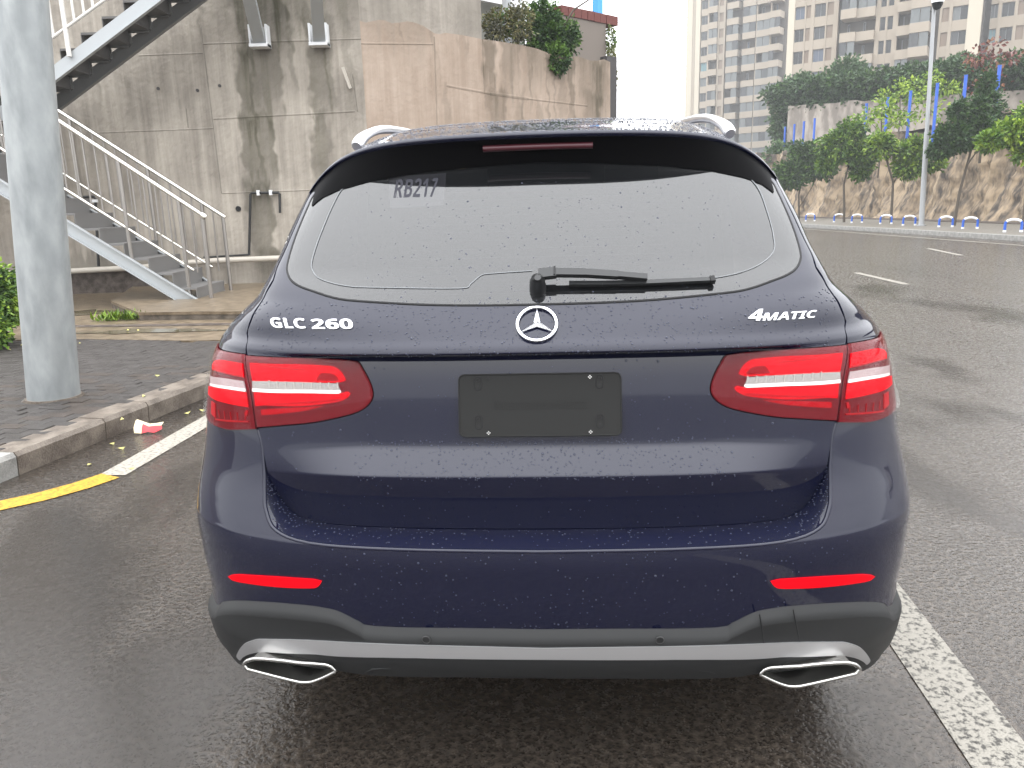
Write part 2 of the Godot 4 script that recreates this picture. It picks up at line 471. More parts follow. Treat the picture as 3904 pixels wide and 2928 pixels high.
func dense(p: PackedVector2Array, step := 0.02) -> PackedVector2Array:
	var q := PackedVector2Array()
	for k in p.size():
		var a := p[k]; var b := p[(k + 1) % p.size()]
		var m := maxi(1, int(ceil((b - a).length() / step)))
		for j in m: q.append(a.lerp(b, float(j) / m))
	return q

func inside(t: Vector2, poly: PackedVector2Array, holes: Array) -> bool:
	if not Geometry2D.is_point_in_polygon(t, poly): return false
	for h in holes:
		if Geometry2D.is_point_in_polygon(t, h): return false
	return true

func patch(kind: String, poly: PackedVector2Array, holes := [], off := 0.0, rim := 0.008, da := 0.03, dy := 0.012) -> S:
	var s := S.new()
	var lo := poly[0]; var hi := poly[0]
	for t in poly: lo = lo.min(t); hi = hi.max(t)
	var ys := []
	var y := lo.y - 0.001
	while y < hi.y:
		ys.append(y)
		var fine := (y > 0.872 and y < 0.915) or (y > 0.95 and y < 0.965) or (y > 1.150 and y < 1.215) or (kind == "B" and y > 0.68 and y < 0.76)
		y += 0.003 if fine else dy
	ys.append(hi.y + 0.001)
	var na := int(ceil((hi.x - lo.x + 0.002) / da))
	var xs := []
	for k in na + 1: xs.append(lo.x - 0.001 + da * k)
	var P := []; var N := []
	for j in ys.size():
		var pl := []; var nl := []
		for i in xs.size():
			var n := nrm(kind, xs[i], ys[j])
			nl.append(n); pl.append(pt(kind, xs[i], ys[j]) + n * off)
		P.append(pl); N.append(nl)
	var marked := {}
	for ring in [poly] + holes:
		for k in ring.size():
			var a: Vector2 = ring[k]; var b: Vector2 = ring[(k + 1) % ring.size()]
			var m := int(ceil((b - a).length() / 0.0012)) + 1
			for j in m + 1:
				var t := a.lerp(b, float(j) / m)
				var i := int(floor((t.x - xs[0]) / da))
				var jj: int = ys.bsearch(t.y) - 1
				marked[Vector2i(i, jj)] = true
	var V := func(t: Vector2) -> void:
		var n := nrm(kind, t.x, t.y)
		s.vert(pt(kind, t.x, t.y) + n * off, n, t)
	for j in ys.size() - 1:
		for i in na:
			if not marked.has(Vector2i(i, j)):
				if inside(Vector2((xs[i] + xs[i + 1]) / 2, (ys[j] + ys[j + 1]) / 2), poly, holes):
					var t := [Vector2(xs[i], ys[j]), Vector2(xs[i + 1], ys[j]), Vector2(xs[i + 1], ys[j + 1]), Vector2(xs[i], ys[j + 1])]
					s.smooth(P[j][i], N[j][i], P[j][i + 1], N[j][i + 1], P[j + 1][i + 1], N[j + 1][i + 1], t[0], t[1], t[2])
					s.smooth(P[j][i], N[j][i], P[j + 1][i + 1], N[j + 1][i + 1], P[j + 1][i], N[j + 1][i], t[0], t[2], t[3])
				continue
			var cell := PackedVector2Array([Vector2(xs[i], ys[j]), Vector2(xs[i + 1], ys[j]), Vector2(xs[i + 1], ys[j + 1]), Vector2(xs[i], ys[j + 1])])
			var pieces := Geometry2D.intersect_polygons(cell, poly)
			for h in holes:
				var rest := []
				for p in pieces: rest.append_array(Geometry2D.clip_polygons(p, h))
				pieces.assign(rest)
			for p in pieces:
				var ix := Geometry2D.triangulate_polygon(p)
				for k in range(0, ix.size(), 3):
					var a: Vector2 = p[ix[k]]; var b: Vector2 = p[ix[k + 1]]; var c: Vector2 = p[ix[k + 2]]
					if (b - a).cross(c - a) < 0:
						var q := b; b = c; c = q
					V.call(a); V.call(c); V.call(b)
	if rim > 0:
		for ring in [poly] + holes:
			var q := dense(ring)
			for k in q.size():
				var a := q[k]; var b := q[(k + 1) % q.size()]
				s.quad(on(kind, a.x, a.y, off), on(kind, a.x, a.y, off - rim), on(kind, b.x, b.y, off - rim), on(kind, b.x, b.y, off))
	return s

func line_on(kind: String, p: PackedVector2Array, off: float, r: float, closed := false, sides := 6) -> S:
	var pts := []
	var q := p
	for k in q.size() - (0 if closed else 1):
		var a := q[k]; var b := q[(k + 1) % q.size()]
		var m := maxi(1, int(ceil((b - a).length() / 0.025)))
		for j in m: pts.append(on(kind, lerpf(a.x, b.x, float(j) / m), lerpf(a.y, b.y, float(j) / m), off))
	if not closed: pts.append(on(kind, q[-1].x, q[-1].y, off))
	return S.new().tube(pts, [r], sides, true, closed)

func smooth_line(p: PackedVector2Array, steps := 4) -> PackedVector2Array:   # open Catmull-Rom
	var q := PackedVector2Array()
	for k in p.size() - 1:
		var a := p[maxi(k - 1, 0)]; var b := p[k]; var c := p[k + 1]; var d := p[mini(k + 2, p.size() - 1)]
		for j in steps:
			q.append(b.cubic_interpolate(c, a, d, float(j) / steps))
	q.append(p[-1])
	return q

func lettering(text: String, font: String, bold: bool, kind: String, c: Vector2, width: float, height: float, shear: float, thick: float, stretch_gap := 0.0) -> S:
	var f := SystemFont.new()
	f.font_names = PackedStringArray([font]); f.font_weight = 700 if bold else 400
	var tm := TextMesh.new()
	tm.text = text; tm.font = f; tm.font_size = 64; tm.pixel_size = 0.01; tm.depth = 1.0; tm.curve_step = 2.0
	var arr := tm.get_mesh_arrays()
	var v: PackedVector3Array = arr[Mesh.ARRAY_VERTEX]
	var ix = arr[Mesh.ARRAY_INDEX]
	var lo := v[0]; var hi := v[0]
	for t in v: lo = lo.min(t); hi = hi.max(t)
	var s := S.new()
	var P := func(t: Vector3) -> Vector3:
		var ty := (t.y - lo.y) / (hi.y - lo.y) * height
		var tx := (t.x - lo.x) / (hi.x - lo.x) * width + shear * ty
		var base := pt(kind, c.x, c.y)
		var y := c.y + ty
		# walk along the surface: x in metres from the lower left corner
		var a := c.x + tx / maxf(0.2, (pt(kind, c.x + 0.01, y) - pt(kind, c.x - 0.01, y)).length() / 0.02)
		return on(kind, a, y, (t.z - lo.z) / (hi.z - lo.z) * thick)
	var k := 0
	var count: int = ix.size() if ix != null else v.size()
	while k < count:
		var a := v[ix[k] if ix != null else k]; var b := v[ix[k + 1] if ix != null else k + 1]; var d := v[ix[k + 2] if ix != null else k + 2]
		s.tri(P.call(a), P.call(d), P.call(b))
		k += 3
	return s

func build_car() -> void:
	TW = profile([[0.220, 0.9300], [0.270, 0.9800], [0.330, 1.0030], [0.420, 1.0000], [0.510, 1.0030], [0.600, 1.0120], [0.700, 1.0150], [0.770, 1.0100], [0.840, 0.9980], [0.920, 0.9830], [1.000, 0.9700], [1.080, 0.9550], [1.140, 0.9420], [1.180, 0.9250], [1.220, 0.8950], [1.260, 0.8380], [1.310, 0.7760], [1.390, 0.7280], [1.480, 0.7020], [1.560, 0.6740], [1.600, 0.6600], [1.700, 0.6100]])
	TD = profile([[0.300, 0.5000], [0.700, 0.6200], [1.000, 0.6000], [1.200, 0.6000], [1.300, 0.6200], [1.600, 0.6000]])
	TN = profile([[0.250, 2.8000], [0.700, 3.0000], [1.000, 3.2000], [1.200, 3.2000], [1.300, 6.5000], [1.380, 12.0000], [1.600, 13.0000]])
	TT = profile([[0.700, 0.1050], [0.760, 0.0980], [0.880, 0.0680], [0.896, 0.0650], [0.910, 0.0660], [0.970, 0.0750], [1.100, 0.0900], [1.160, 0.1030], [1.176, 0.1100], [1.186, 0.1095], [1.196, 0.1130], [1.216, 0.1310], [1.243, 0.1540], [1.280, 0.1860], [1.330, 0.2280], [1.450, 0.3360], [1.600, 0.4760], [1.700, 0.5700]])
	TB = profile([[0.300, 0.1000], [0.380, 0.0550], [0.440, 0.0300], [0.500, 0.0220], [0.560, 0.0120], [0.640, 0.0040], [0.700, 0.0000], [0.735, 0.0020], [0.745, 0.0060], [0.800, 0.0300], [0.880, 0.0600], [1.000, 0.0850]])
	var car := thing("suv", "wet dark blue car seen from behind, parked in the lane by the kerb", "car", Vector3(0.0569, 0, -1.6550), -0.06139)
	var paint: Material = M.paint; var black: Material = M.black_plastic
	# --- outlines on the body surface
	var seam := PackedVector2Array([Vector2(0.8488, 1.5669), Vector2(0.8570, 1.4969), Vector2(0.8662, 1.4334), Vector2(0.8770, 1.3844), Vector2(0.8750, 1.3493), Vector2(0.9079, 1.3176), Vector2(0.9322, 1.2868), Vector2(0.9676, 1.2543), Vector2(1.0082, 1.2198), Vector2(0.9947, 1.1766), Vector2(0.9579, 1.0906), Vector2(0.9364, 0.9983), Vector2(0.9276, 0.9650), Vector2(0.9150, 0.9189), Vector2(0.8966, 0.8555), Vector2(0.8704, 0.8010), Vector2(0.8287, 0.7627), Vector2(0.7542, 0.7495), Vector2(0.5553, 0.7481), Vector2(0.3264, 0.7471), Vector2(-0.0104, 0.7462)])
	var gate_half := PackedVector2Array([Vector2(0.0, 1.6502), Vector2(0.5240, 1.6397), Vector2(0.7419, 1.6169), Vector2(0.8113, 1.5845)])
	gate_half.append_array(seam)
	gate_half[gate_half.size() - 1].x = 0.0
	var gate := both(smooth_line(gate_half, 3))
	var glass_half := PackedVector2Array([Vector2(0.0, 1.6464), Vector2(0.5233, 1.6346), Vector2(0.7278, 1.6121), Vector2(0.7942, 1.5833), Vector2(0.8230, 1.5619), Vector2(0.8284, 1.5336), Vector2(0.8316, 1.5058), Vector2(0.8365, 1.4346), Vector2(0.8327, 1.3868), Vector2(0.8215, 1.3646), Vector2(0.8054, 1.3486), Vector2(0.7817, 1.3373), Vector2(0.7503, 1.3279), Vector2(0.6917, 1.3122), Vector2(0.6228, 1.3042), Vector2(0.4295, 1.2941), Vector2(0.2244, 1.2901), Vector2(0.0, 1.2893)])
	var glass := both(smooth_line(glass_half, 3))
	var lamp_in := rounded(PackedVector2Array([Vector2(0.6536, 1.1601), Vector2(0.8206, 1.1716), Vector2(0.9877, 1.1696), Vector2(0.9565, 1.0908), Vector2(0.9351, 0.9999), Vector2(0.8545, 1.0117), Vector2(0.7717, 1.0190), Vector2(0.6785, 1.0337), Vector2(0.6376, 1.0468), Vector2(0.6139, 1.0649), Vector2(0.6063, 1.0840), Vector2(0.6153, 1.1114), Vector2(0.6350, 1.1417)]), 3, 0.6)
	var lamp_out := PackedVector2Array([Vector2(0.9945, 1.1718), Vector2(1.0450, 1.1707), Vector2(1.1004, 1.1690), Vector2(1.1652, 1.1672)])
	var out_low := PackedVector2Array([Vector2(1.1343, 0.9794), Vector2(1.0890, 0.9792), Vector2(1.0440, 0.9805), Vector2(0.9911, 0.9877), Vector2(0.9416, 0.9949), Vector2(0.9609, 1.0903)])
	lamp_out.append(Vector2(1.30, lamp_out[3].y - 0.004)); lamp_out.append(Vector2(1.37, 1.09)); lamp_out.append(Vector2(1.33, out_low[0].y + 0.035)); lamp_out.append(Vector2(1.24, out_low[0].y + 0.006))
	lamp_out.append_array(out_low)
	lamp_out = rounded(lamp_out, 3, 0.6)
	var rim_line := PackedVector2Array([Vector2(0.9407, 0.9934), Vector2(0.9262, 0.9586), Vector2(0.9168, 0.8950), Vector2(0.9097, 0.8386), Vector2(0.8995, 0.7989), Vector2(0.8654, 0.7589), Vector2(0.7668, 0.7398), Vector2(0.5333, 0.7367), Vector2(0.3132, 0.7356), Vector2(-0.0076, 0.7333)])
	rim_line[rim_line.size() - 1].x = 0.0
	rim_line = smooth_line(rim_line, 4)
	var clad_line := PackedVector2Array([Vector2(-0.0157, 0.5254), Vector2(0.3345, 0.5273), Vector2(0.6294, 0.5228), Vector2(0.6731, 0.5336), Vector2(0.7052, 0.5499), Vector2(0.7344, 0.5618), Vector2(0.7760, 0.5659), Vector2(0.8210, 0.5663), Vector2(0.9181, 0.5582), Vector2(1.0252, 0.5374), Vector2(1.1078, 0.5112), Vector2(1.1656, 0.4870), Vector2(1.2179, 0.4598)])
	clad_line[0].x = 0.0
	clad_line.append(Vector2(1.35, clad_line[12].y - 0.02)); clad_line.append(Vector2(1.56, clad_line[12].y - 0.03))
	clad_line = smooth_line(clad_line, 3)
	# --- dark shell behind the gaps
	var back := PackedVector2Array([Vector2(-1.57, 0.56), Vector2(1.57, 0.56), Vector2(1.57, 1.62), Vector2(-1.57, 1.62)])
	var glass_small: PackedVector2Array = Geometry2D.offset_polygon(glass, -0.012)[0]
	obj("body_shell", patch("T", back, [glass_small], -0.016, 0.0, 0.06, 0.03), M.gap_black, car)
	# --- tailgate
	var lamp_gap: PackedVector2Array = Geometry2D.offset_polygon(lamp_in, 0.003)[0]
	var glass_gap: PackedVector2Array = Geometry2D.offset_polygon(glass, 0.004)[0]
	obj("tailgate", patch("T", Geometry2D.offset_polygon(gate, -0.0035)[0], [glass_gap, lamp_gap, mirrored(lamp_gap)], 0.0, 0.012, 0.025, 0.01), paint, car)
	# --- quarter panels, from the tailgate round to the flank
	for side in [1, -1]:
		var up := PackedVector2Array()
		for k in range(0, 11): up.append(seam[k])
		var q := PackedVector2Array([Vector2(1.57, 1.60)])
		var top := PackedVector2Array([Vector2(seam[0].x + 0.04, 1.60)])
		q = top.duplicate(); q.append(Vector2(1.57, 1.60)); q.append(Vector2(1.57, 0.60))
		q.append(Vector2(1.30, 0.60)); q.append(Vector2(1.28, 0.98)); q.append(seam[11] + Vector2(0.0, 0.002))
		for k in range(10, -1, -1): q.append(seam[k])
		var og: PackedVector2Array = Geometry2D.offset_polygon(lamp_out, 0.003)[0]
		q = Geometry2D.offset_polygon(q, -0.0025)[0]
		if side < 0: q = mirrored(q); og = mirrored(og)
		obj("quarter_panel", patch("T", q, [og], 0.0, 0.012, 0.025, 0.012), paint, car)
		# flank forward of the corner, with its side windows
		var st := S.new()
		var rows := []
		var ys := [0.33, 0.42, 0.55, 0.7, 0.84, 0.95, 1.05, 1.14, 1.2, 1.26, 1.32, 1.4, 1.5, 1.6]
		for y in ys:
			var e := pt("T", 1.5707, y)
			var row := []
			for t in [0.0, 0.4, 1.0, 1.8, 2.6, 3.2, 3.7, 4.0]:
				var narrow := 1.0 - 0.10 * smoothstep(2.4, 4.0, t)
				var lift := 0.0
				var z: float = e.z - t
				if y > 1.28: z = e.z - minf(t, 3.0 - (y - 1.2) * 2.2)
				if y < 0.6:
					for wz in [-1.02, -3.98]:
						var r := absf(z - wz)
						if r < 0.40: lift = 0.0
				row.append(Vector3(side * e.x * narrow, y + lift, z))
			rows.append(row)
		st.grid(rows, true, side < 0)
		obj("flank", st, paint, car)
		var sw := S.new()
		var rows2 := []
		for y in [1.30, 1.40, 1.5, 1.585]:
			var e := pt("T", 1.5707, y)
			var row := []
			for t in [0.15, 0.7, 1.4, 2.0, 2.5]: row.append(Vector3(side * (e.x + 0.004), y, e.z - minf(t, 2.75 - (y - 1.2) * 2.2)))
			rows2.append(row)
		sw.grid(rows2, true, side < 0)
		obj("side_window", sw, M.tint_glass, car)
	# --- bumper: shelf below the tailgate, painted cover, cladding
	var low := PackedVector2Array()
	for k in range(11, seam.size()): low.append(seam[k])
	low = smooth_line(low, 4)
	var upper := PackedVector2Array()
	for k in rim_line.size():      # the seam resampled to as many points as the rim line
		var t := float(k) / (rim_line.size() - 1) * (low.size() - 1)
		upper.append(low[int(t)].lerp(low[mini(int(t) + 1, low.size() - 1)], t - int(t)))
	var bump := PackedVector2Array()
	for k in range(rim_line.size() - 1, -1, -1): bump.append(rim_line[k])
	bump.append(Vector2(1.20, rim_line[0].y + 0.010)); bump.append(Vector2(1.30, rim_line[0].y + 0.05)); bump.append(Vector2(1.57, rim_line[0].y + 0.05))
	for k in range(clad_line.size() - 1, -1, -1): bump.append(clad_line[k])
	var cover := S.new()
	for half in [bump, mirrored(bump)]:
		var part := patch("B", half, [], 0.0, 0.006, 0.025, 0.012)
		cover.v.append_array(part.v); cover.n.append_array(part.n); cover.uv.append_array(part.uv); cover.c.append_array(part.c)
	var shelf_rows := []
	for step in 6:
		var row := []
		var t := step / 5.0
		for sgn in [-1, 1]:
			for kk in rim_line.size():
				var k: int = kk if sgn < 0 else rim_line.size() - 1 - kk
				if sgn > 0 and kk == 0: continue
				var a := on("T", sgn * -1 * -1 * upper[k].x, upper[k].y - 0.002, -0.014); var b := on("B", sgn * rim_line[k].x, rim_line[k].y, 0.0)
				var p := a.lerp(b, t)
				p.y += 0.010 * sin(t * PI) * clampf((b - a).length() / 0.08, 0, 1)
				row.append(p)
		shelf_rows.append(row)
	cover.grid(shelf_rows, true, true)
	obj("bumper_cover", cover, paint, car)
	var edge := PackedVector2Array()
	for k in rim_line.size(): edge.append(Vector2(-rim_line[k].x, rim_line[k].y))
	for k in range(rim_line.size() - 2, -1, -1): edge.append(rim_line[k])
	obj("bumper_edge", line_on("B", edge, -0.0035, 0.0055, false, 8), paint, car)
	# cladding: a bevel that leans out, then the dark skirt
	var full := PackedVector2Array()
	for k in range(clad_line.size() - 1, 0, -1): full.append(Vector2(-clad_line[k].x, clad_line[k].y))
	full.append_array(clad_line)
	var rows := []
	for step in 5:
		var t := step / 4.0
		var row := []
		for p in full: row.append(on("B", p.x, p.y + 0.003 - 0.033 * t, 0.026 * sin(t * PI / 2) - 0.005))
		rows.append(row)
	var clad := S.new()
	clad.grid(rows, true, true)
	var lowline := PackedVector2Array([Vector2(-0.0233, 0.3954), Vector2(0.3708, 0.3923), Vector2(0.7140, 0.3810), Vector2(0.8213, 0.3872), Vector2(0.9805, 0.3733), Vector2(1.1421, 0.3075)])
	lowline[0].x = 0.0
	lowline.append(Vector2(1.22, 0.275)); lowline.append(Vector2(1.57, 0.30))
	lowline = smooth_line(lowline, 3)
	var skirt := PackedVector2Array()
	for p in clad_line: skirt.append(p - Vector2(0, 0.030))
	for k in range(lowline.size() - 1, -1, -1): skirt.append(lowline[k])
	for half in [skirt, mirrored(skirt)]:
		var part := patch("B", half, [], 0.021, 0.05, 0.03, 0.012)
		clad.v.append_array(part.v); clad.n.append_array(part.n); clad.uv.append_array(part.uv); clad.c.append_array(part.c)
	obj("lower_cladding", clad, black, car)
	# two fine joints in the cladding on the right
	for q in [PackedVector2Array([Vector2(0.7272, 0.5691), Vector2(0.7417, 0.5441), Vector2(0.7780, 0.4775)]), PackedVector2Array([Vector2(0.8158, 0.5720), Vector2(0.8354, 0.5395), Vector2(0.8775, 0.4711)])]:
		obj("cladding_joint", line_on("B", q, 0.0205, 0.0016), M.gap_black, car)
	# silver trim strip
	var trim_half := PackedVector2Array([Vector2(-0.0170, 0.4871), Vector2(0.3386, 0.4907), Vector2(0.6478, 0.4876), Vector2(0.8465, 0.4765), Vector2(0.9829, 0.4532), Vector2(1.0342, 0.4368), Vector2(1.0816, 0.4113), Vector2(1.1264, 0.3716), Vector2(1.1641, 0.3328)])
	var trim_low := PackedVector2Array([Vector2(1.1612, 0.3197), Vector2(1.1282, 0.3472), Vector2(1.0809, 0.3793), Vector2(1.0060, 0.4132), Vector2(0.8659, 0.4368), Vector2(0.7749, 0.4414), Vector2(0.5147, 0.4533), Vector2(-0.0186, 0.4553)])
	trim_half[0].x = 0.0; trim_low[trim_low.size() - 1].x = 0.0
	trim_half.append_array(trim_low)
	obj("trim_strip", patch("B", both(smooth_line(trim_half, 3)), [], 0.0245, 0.004, 0.03, 0.01), M.satin_silver, car)
	# diffuser with three shallow bulges
	var dif := S.new()
	var drows := []
	for e in [[0.435, 0.02, 0.86, 0.20], [0.40, 0.045, 0.82, 0.24], [0.352, 0.075, 0.78, 0.28], [0.31, 0.30, 0.74, 0.36], [0.285, 4.2, 0.74, 4.2]]:
		var row := []
		for k in 17:
			var u := -1.0 + k / 8.0
			row.append(Vector3(u * e[2], e[0], -lerpf(e[1], e[3], pow(absf(u), 3.0))))
		drows.append(row)
	dif.grid(drows, true, true)
	obj("diffuser", dif, black, car)
	for x in [-0.356, -0.007, 0.335]:
		var b := S.new()
		b.prism(PackedVector2Array([Vector2(-0.10, 0.0), Vector2(-0.075, 0.026), Vector2(-0.05, 0.032), Vector2(0.05, 0.032), Vector2(0.075, 0.026), Vector2(0.10, 0.0), Vector2(0.09, -0.012), Vector2(-0.09, -0.012)]), Vector3(x, 0.388, -0.062), Vector3.RIGHT, Vector3(0, 0.80, 0.60), 0.014)
		obj("diffuser_bulge", b, black, car)
	# --- tail lamps
	for side in [1, -1]:
		var pin := lamp_in if side > 0 else mirrored(lamp_in)
		var pout := lamp_out if side > 0 else mirrored(lamp_out)
		var li := obj("tail_lamp", patch("T", pin, [], 0.003, 0.015, 0.03, 0.012), M.lens_dark, car)
		var lo := obj("tail_lamp", patch("T", pout, [], 0.003, 0.015, 0.03, 0.012), M.lens_dark, car)
		var bars := [
			[li, "light_bar", PackedVector2Array([Vector2(0.6836, 1.1174), Vector2(0.6920, 1.1313), Vector2(0.7059, 1.1442), Vector2(0.7245, 1.1516), Vector2(0.8184, 1.1572), Vector2(0.9657, 1.1545), Vector2(0.9497, 1.1122), Vector2(0.8152, 1.1162), Vector2(0.7048, 1.1121)]), M.lens_red],
			[li, "light_bar", PackedVector2Array([Vector2(0.6714, 1.0848), Vector2(0.6801, 1.0908), Vector2(0.6984, 1.0871), Vector2(0.8144, 1.0910), Vector2(0.9448, 1.0872), Vector2(0.9386, 1.0522), Vector2(0.9039, 1.0570), Vector2(0.7895, 1.0594), Vector2(0.7055, 1.0664), Vector2(0.6800, 1.0760)]), M.lens_red],
			[li, "light_bar", PackedVector2Array([Vector2(0.7410, 1.0580), Vector2(0.8476, 1.0536), Vector2(0.9207, 1.0454), Vector2(0.9201, 1.0311), Vector2(0.8533, 1.0403), Vector2(0.7951, 1.0473)]), M.lens_mid],
			[li, "lamp_inset", PackedVector2Array([Vector2(0.7038, 1.1196), Vector2(0.7150, 1.1304), Vector2(0.7295, 1.1352), Vector2(0.7532, 1.1369), Vector2(0.7665, 1.1199), Vector2(0.7085, 1.1164)]), M.lens_inset],
			[li, "lamp_inset", PackedVector2Array([Vector2(0.7795, 1.1452), Vector2(0.8587, 1.1505), Vector2(0.9329, 1.1539), Vector2(0.9250, 1.1498), Vector2(0.8581, 1.1458), Vector2(0.7863, 1.1420)]), M.lens_mid],
			[li, "lamp_inset", PackedVector2Array([Vector2(0.6959, 1.0740), Vector2(0.8069, 1.0690), Vector2(0.9041, 1.0635), Vector2(0.9040, 1.0608), Vector2(0.8068, 1.0647), Vector2(0.7043, 1.0686)]), M.lens_mid],
			[lo, "lamp_inset", PackedVector2Array([Vector2(0.9858, 1.1234), Vector2(1.0828, 1.1227), Vector2(1.1558, 1.1202), Vector2(1.1536, 1.1171), Vector2(1.0816, 1.1189), Vector2(0.9836, 1.1193)]), M.lens_mid],
			[li, "clear_strip", PackedVector2Array([Vector2(0.6991, 1.0909), Vector2(0.7072, 1.1099), Vector2(0.8152, 1.1167), Vector2(0.8977, 1.1161), Vector2(0.9497, 1.1127), Vector2(0.9482, 1.0950), Vector2(0.8145, 1.0969)]), M.lens_clear],
			[li, "chrome_edge", PackedVector2Array([Vector2(0.6979, 1.0893), Vector2(0.6991, 1.0936), Vector2(0.8146, 1.0980), Vector2(0.9482, 1.0950), Vector2(0.9477, 1.0874), Vector2(0.8144, 1.0904), Vector2(0.7045, 1.0860)]), M.lens_white],
			[lo, "light_bar", PackedVector2Array([Vector2(0.9918, 1.1508), Vector2(1.0509, 1.1505), Vector2(1.1088, 1.1474), Vector2(1.1564, 1.1372), Vector2(1.1723, 1.1268), Vector2(1.1623, 1.1158), Vector2(1.0816, 1.1189), Vector2(0.9819, 1.1184)]), M.lens_red],
			[lo, "light_bar", PackedVector2Array([Vector2(0.9707, 1.0837), Vector2(1.0420, 1.0822), Vector2(1.1241, 1.0773), Vector2(1.1918, 1.0676), Vector2(1.1829, 1.0481), Vector2(1.1146, 1.0457), Vector2(1.0465, 1.0468), Vector2(0.9622, 1.0472)]), M.lens_red],
			[lo, "light_bar", PackedVector2Array([Vector2(0.9631, 1.0383), Vector2(0.9705, 1.0396), Vector2(0.9726, 1.0260), Vector2(0.9653, 1.0247)]), M.lens_mid],
			[lo, "light_bar", PackedVector2Array([Vector2(1.1121, 1.0358), Vector2(1.1410, 1.0374), Vector2(1.1347, 1.0060), Vector2(1.1045, 1.0004)]), M.lens_mid],
			[lo, "light_bar", PackedVector2Array([Vector2(0.9604, 1.0131), Vector2(1.0330, 1.0060), Vector2(1.1041, 0.9982), Vector2(1.1035, 0.9948), Vector2(1.0326, 1.0016), Vector2(0.9603, 1.0098)]), M.lens_mid],
			[lo, "clear_strip", PackedVector2Array([Vector2(0.9808, 1.1099), Vector2(1.0671, 1.1076), Vector2(1.1819, 1.0963), Vector2(1.1643, 1.0796), Vector2(1.0530, 1.0896), Vector2(0.9729, 1.0922)]), M.lens_pink],
			[lo, "chrome_edge", PackedVector2Array([Vector2(0.9729, 1.0922), Vector2(1.0530, 1.0896), Vector2(1.1646, 1.0801), Vector2(1.1612, 1.0744), Vector2(1.0422, 1.0833), Vector2(0.9708, 1.0848)]), M.lens_white],
		]
		var kk := 0
		for e in bars:
			var p: PackedVector2Array = rounded(e[2], 3, 0.75)
			if side < 0: p = mirrored(p)
			var lift := 0.0052 if e[1] == "light_bar" else 0.0056 if e[1] == "lamp_inset" else 0.0058 if e[1] == "clear_strip" else 0.0066
			obj(e[1], patch("T", p, [], lift + kk * 0.0001, 0.003, 0.03, 0.012), e[3], e[0])
			kk += 1
		obj("lens_cover", patch("T", Geometry2D.offset_polygon(pin, -0.002)[0], [], 0.0115, 0.008, 0.03, 0.012), M.lens_cover, li)
		obj("lens_cover", patch("T", Geometry2D.offset_polygon(pout, -0.002)[0], [], 0.0115, 0.008, 0.03, 0.012), M.lens_cover, lo)
		# lamp segments in the lower outer corner
		for k in 5:
			var p0 := Vector2(0.9738, 1.0214).lerp(Vector2(1.0851, 1.0131), k / 4.0)
			var seg := S.new()
			seg.box(on("T", side * p0.x, p0.y, 0.0045), Vector3(0.0022, 0.022, 0.002), Basis(Vector3.UP, 0.9 * side))
			obj("lamp_segment", seg, M.lens_mid, lo)
		# cells of the clear strip
		for k in 9:
			var p0 := Vector2(0.7071, 1.1035).lerp(Vector2(0.8932, 1.1089), k / 8.0)
			var cell := S.new()
			cell.box(on("T", side * p0.x, p0.y + 0.0015, 0.0062), Vector3(0.0025, 0.017, 0.003), Basis(Vector3.UP, 0.15 * side))
			obj("lamp_cell", cell, M.lens_cell, li)
		var rf := PackedVector2Array([Vector2(0.7456, 0.6423), Vector2(0.7719, 0.6458), Vector2(0.8916, 0.6366), Vector2(0.9983, 0.6190), Vector2(1.0404, 0.6064), Vector2(1.0575, 0.5977), Vector2(1.0398, 0.5918), Vector2(0.9693, 0.6000), Vector2(0.8356, 0.6139), Vector2(0.7717, 0.6217), Vector2(0.7559, 0.6302)])
		var rs := rounded(rf, 3, 0.7)
		if side < 0: rs = mirrored(rs)
		obj("reflector", patch("B", rs, [], 0.004, 0.012, 0.03, 0.008), M.reflector_red, car)
	# --- rear window with its printed line, heating wires and what shows behind it
	obj("rear_window", patch("T", glass, [], 0.001, 0.006, 0.03, 0.012), M.rear_glass, car)
	obj("glass_seal", line_on("T", Geometry2D.offset_polygon(glass, 0.001)[0], -0.001, 0.0038, true), M.gap_black, car)
	var frit := PackedVector2Array([Vector2(-0.6584, 1.6166), Vector2(-0.7265, 1.5835), Vector2(-0.7455, 1.5407), Vector2(-0.7567, 1.4810), Vector2(-0.7635, 1.4289), Vector2(-0.7643, 1.3906), Vector2(-0.7573, 1.3728), Vector2(-0.7391, 1.3553), Vector2(-0.7032, 1.3434), Vector2(-0.6588, 1.3356), Vector2(-0.5950, 1.3318), Vector2(-0.3036, 1.3263), Vector2(-0.2619, 1.3362), Vector2(-0.2267, 1.3536), Vector2(-0.1878, 1.3583), Vector2(-0.0234, 1.3626)])
	obj("printed_line", line_on("T", smooth_line(frit, 4), 0.0022, 0.0013), M.frit_grey, car)
	var frit2 := PackedVector2Array([Vector2(0.6011, 1.3350), Vector2(0.6643, 1.3435), Vector2(0.7162, 1.3585), Vector2(0.7516, 1.3784), Vector2(0.7676, 1.3973), Vector2(0.7723, 1.4170), Vector2(0.7754, 1.4505), Vector2(0.7751, 1.4932), Vector2(0.7722, 1.5384), Vector2(0.7587, 1.5691), Vector2(0.7368, 1.5907)])
	obj("printed_line", line_on("T", smooth_line(frit2, 4), 0.0022, 0.0013), M.frit_grey, car)
	for k in 13:
		var y: float = 1.315 + k * 0.0205
		var wr := 0.50 - 0.004 * k
		obj("heating_wire", line_on("T", PackedVector2Array([Vector2(-wr, y), Vector2(-wr / 2, y), Vector2(0, y), Vector2(wr / 2, y), Vector2(wr, y)]), -0.0012, 0.00045, false, 4), M.wire, car)
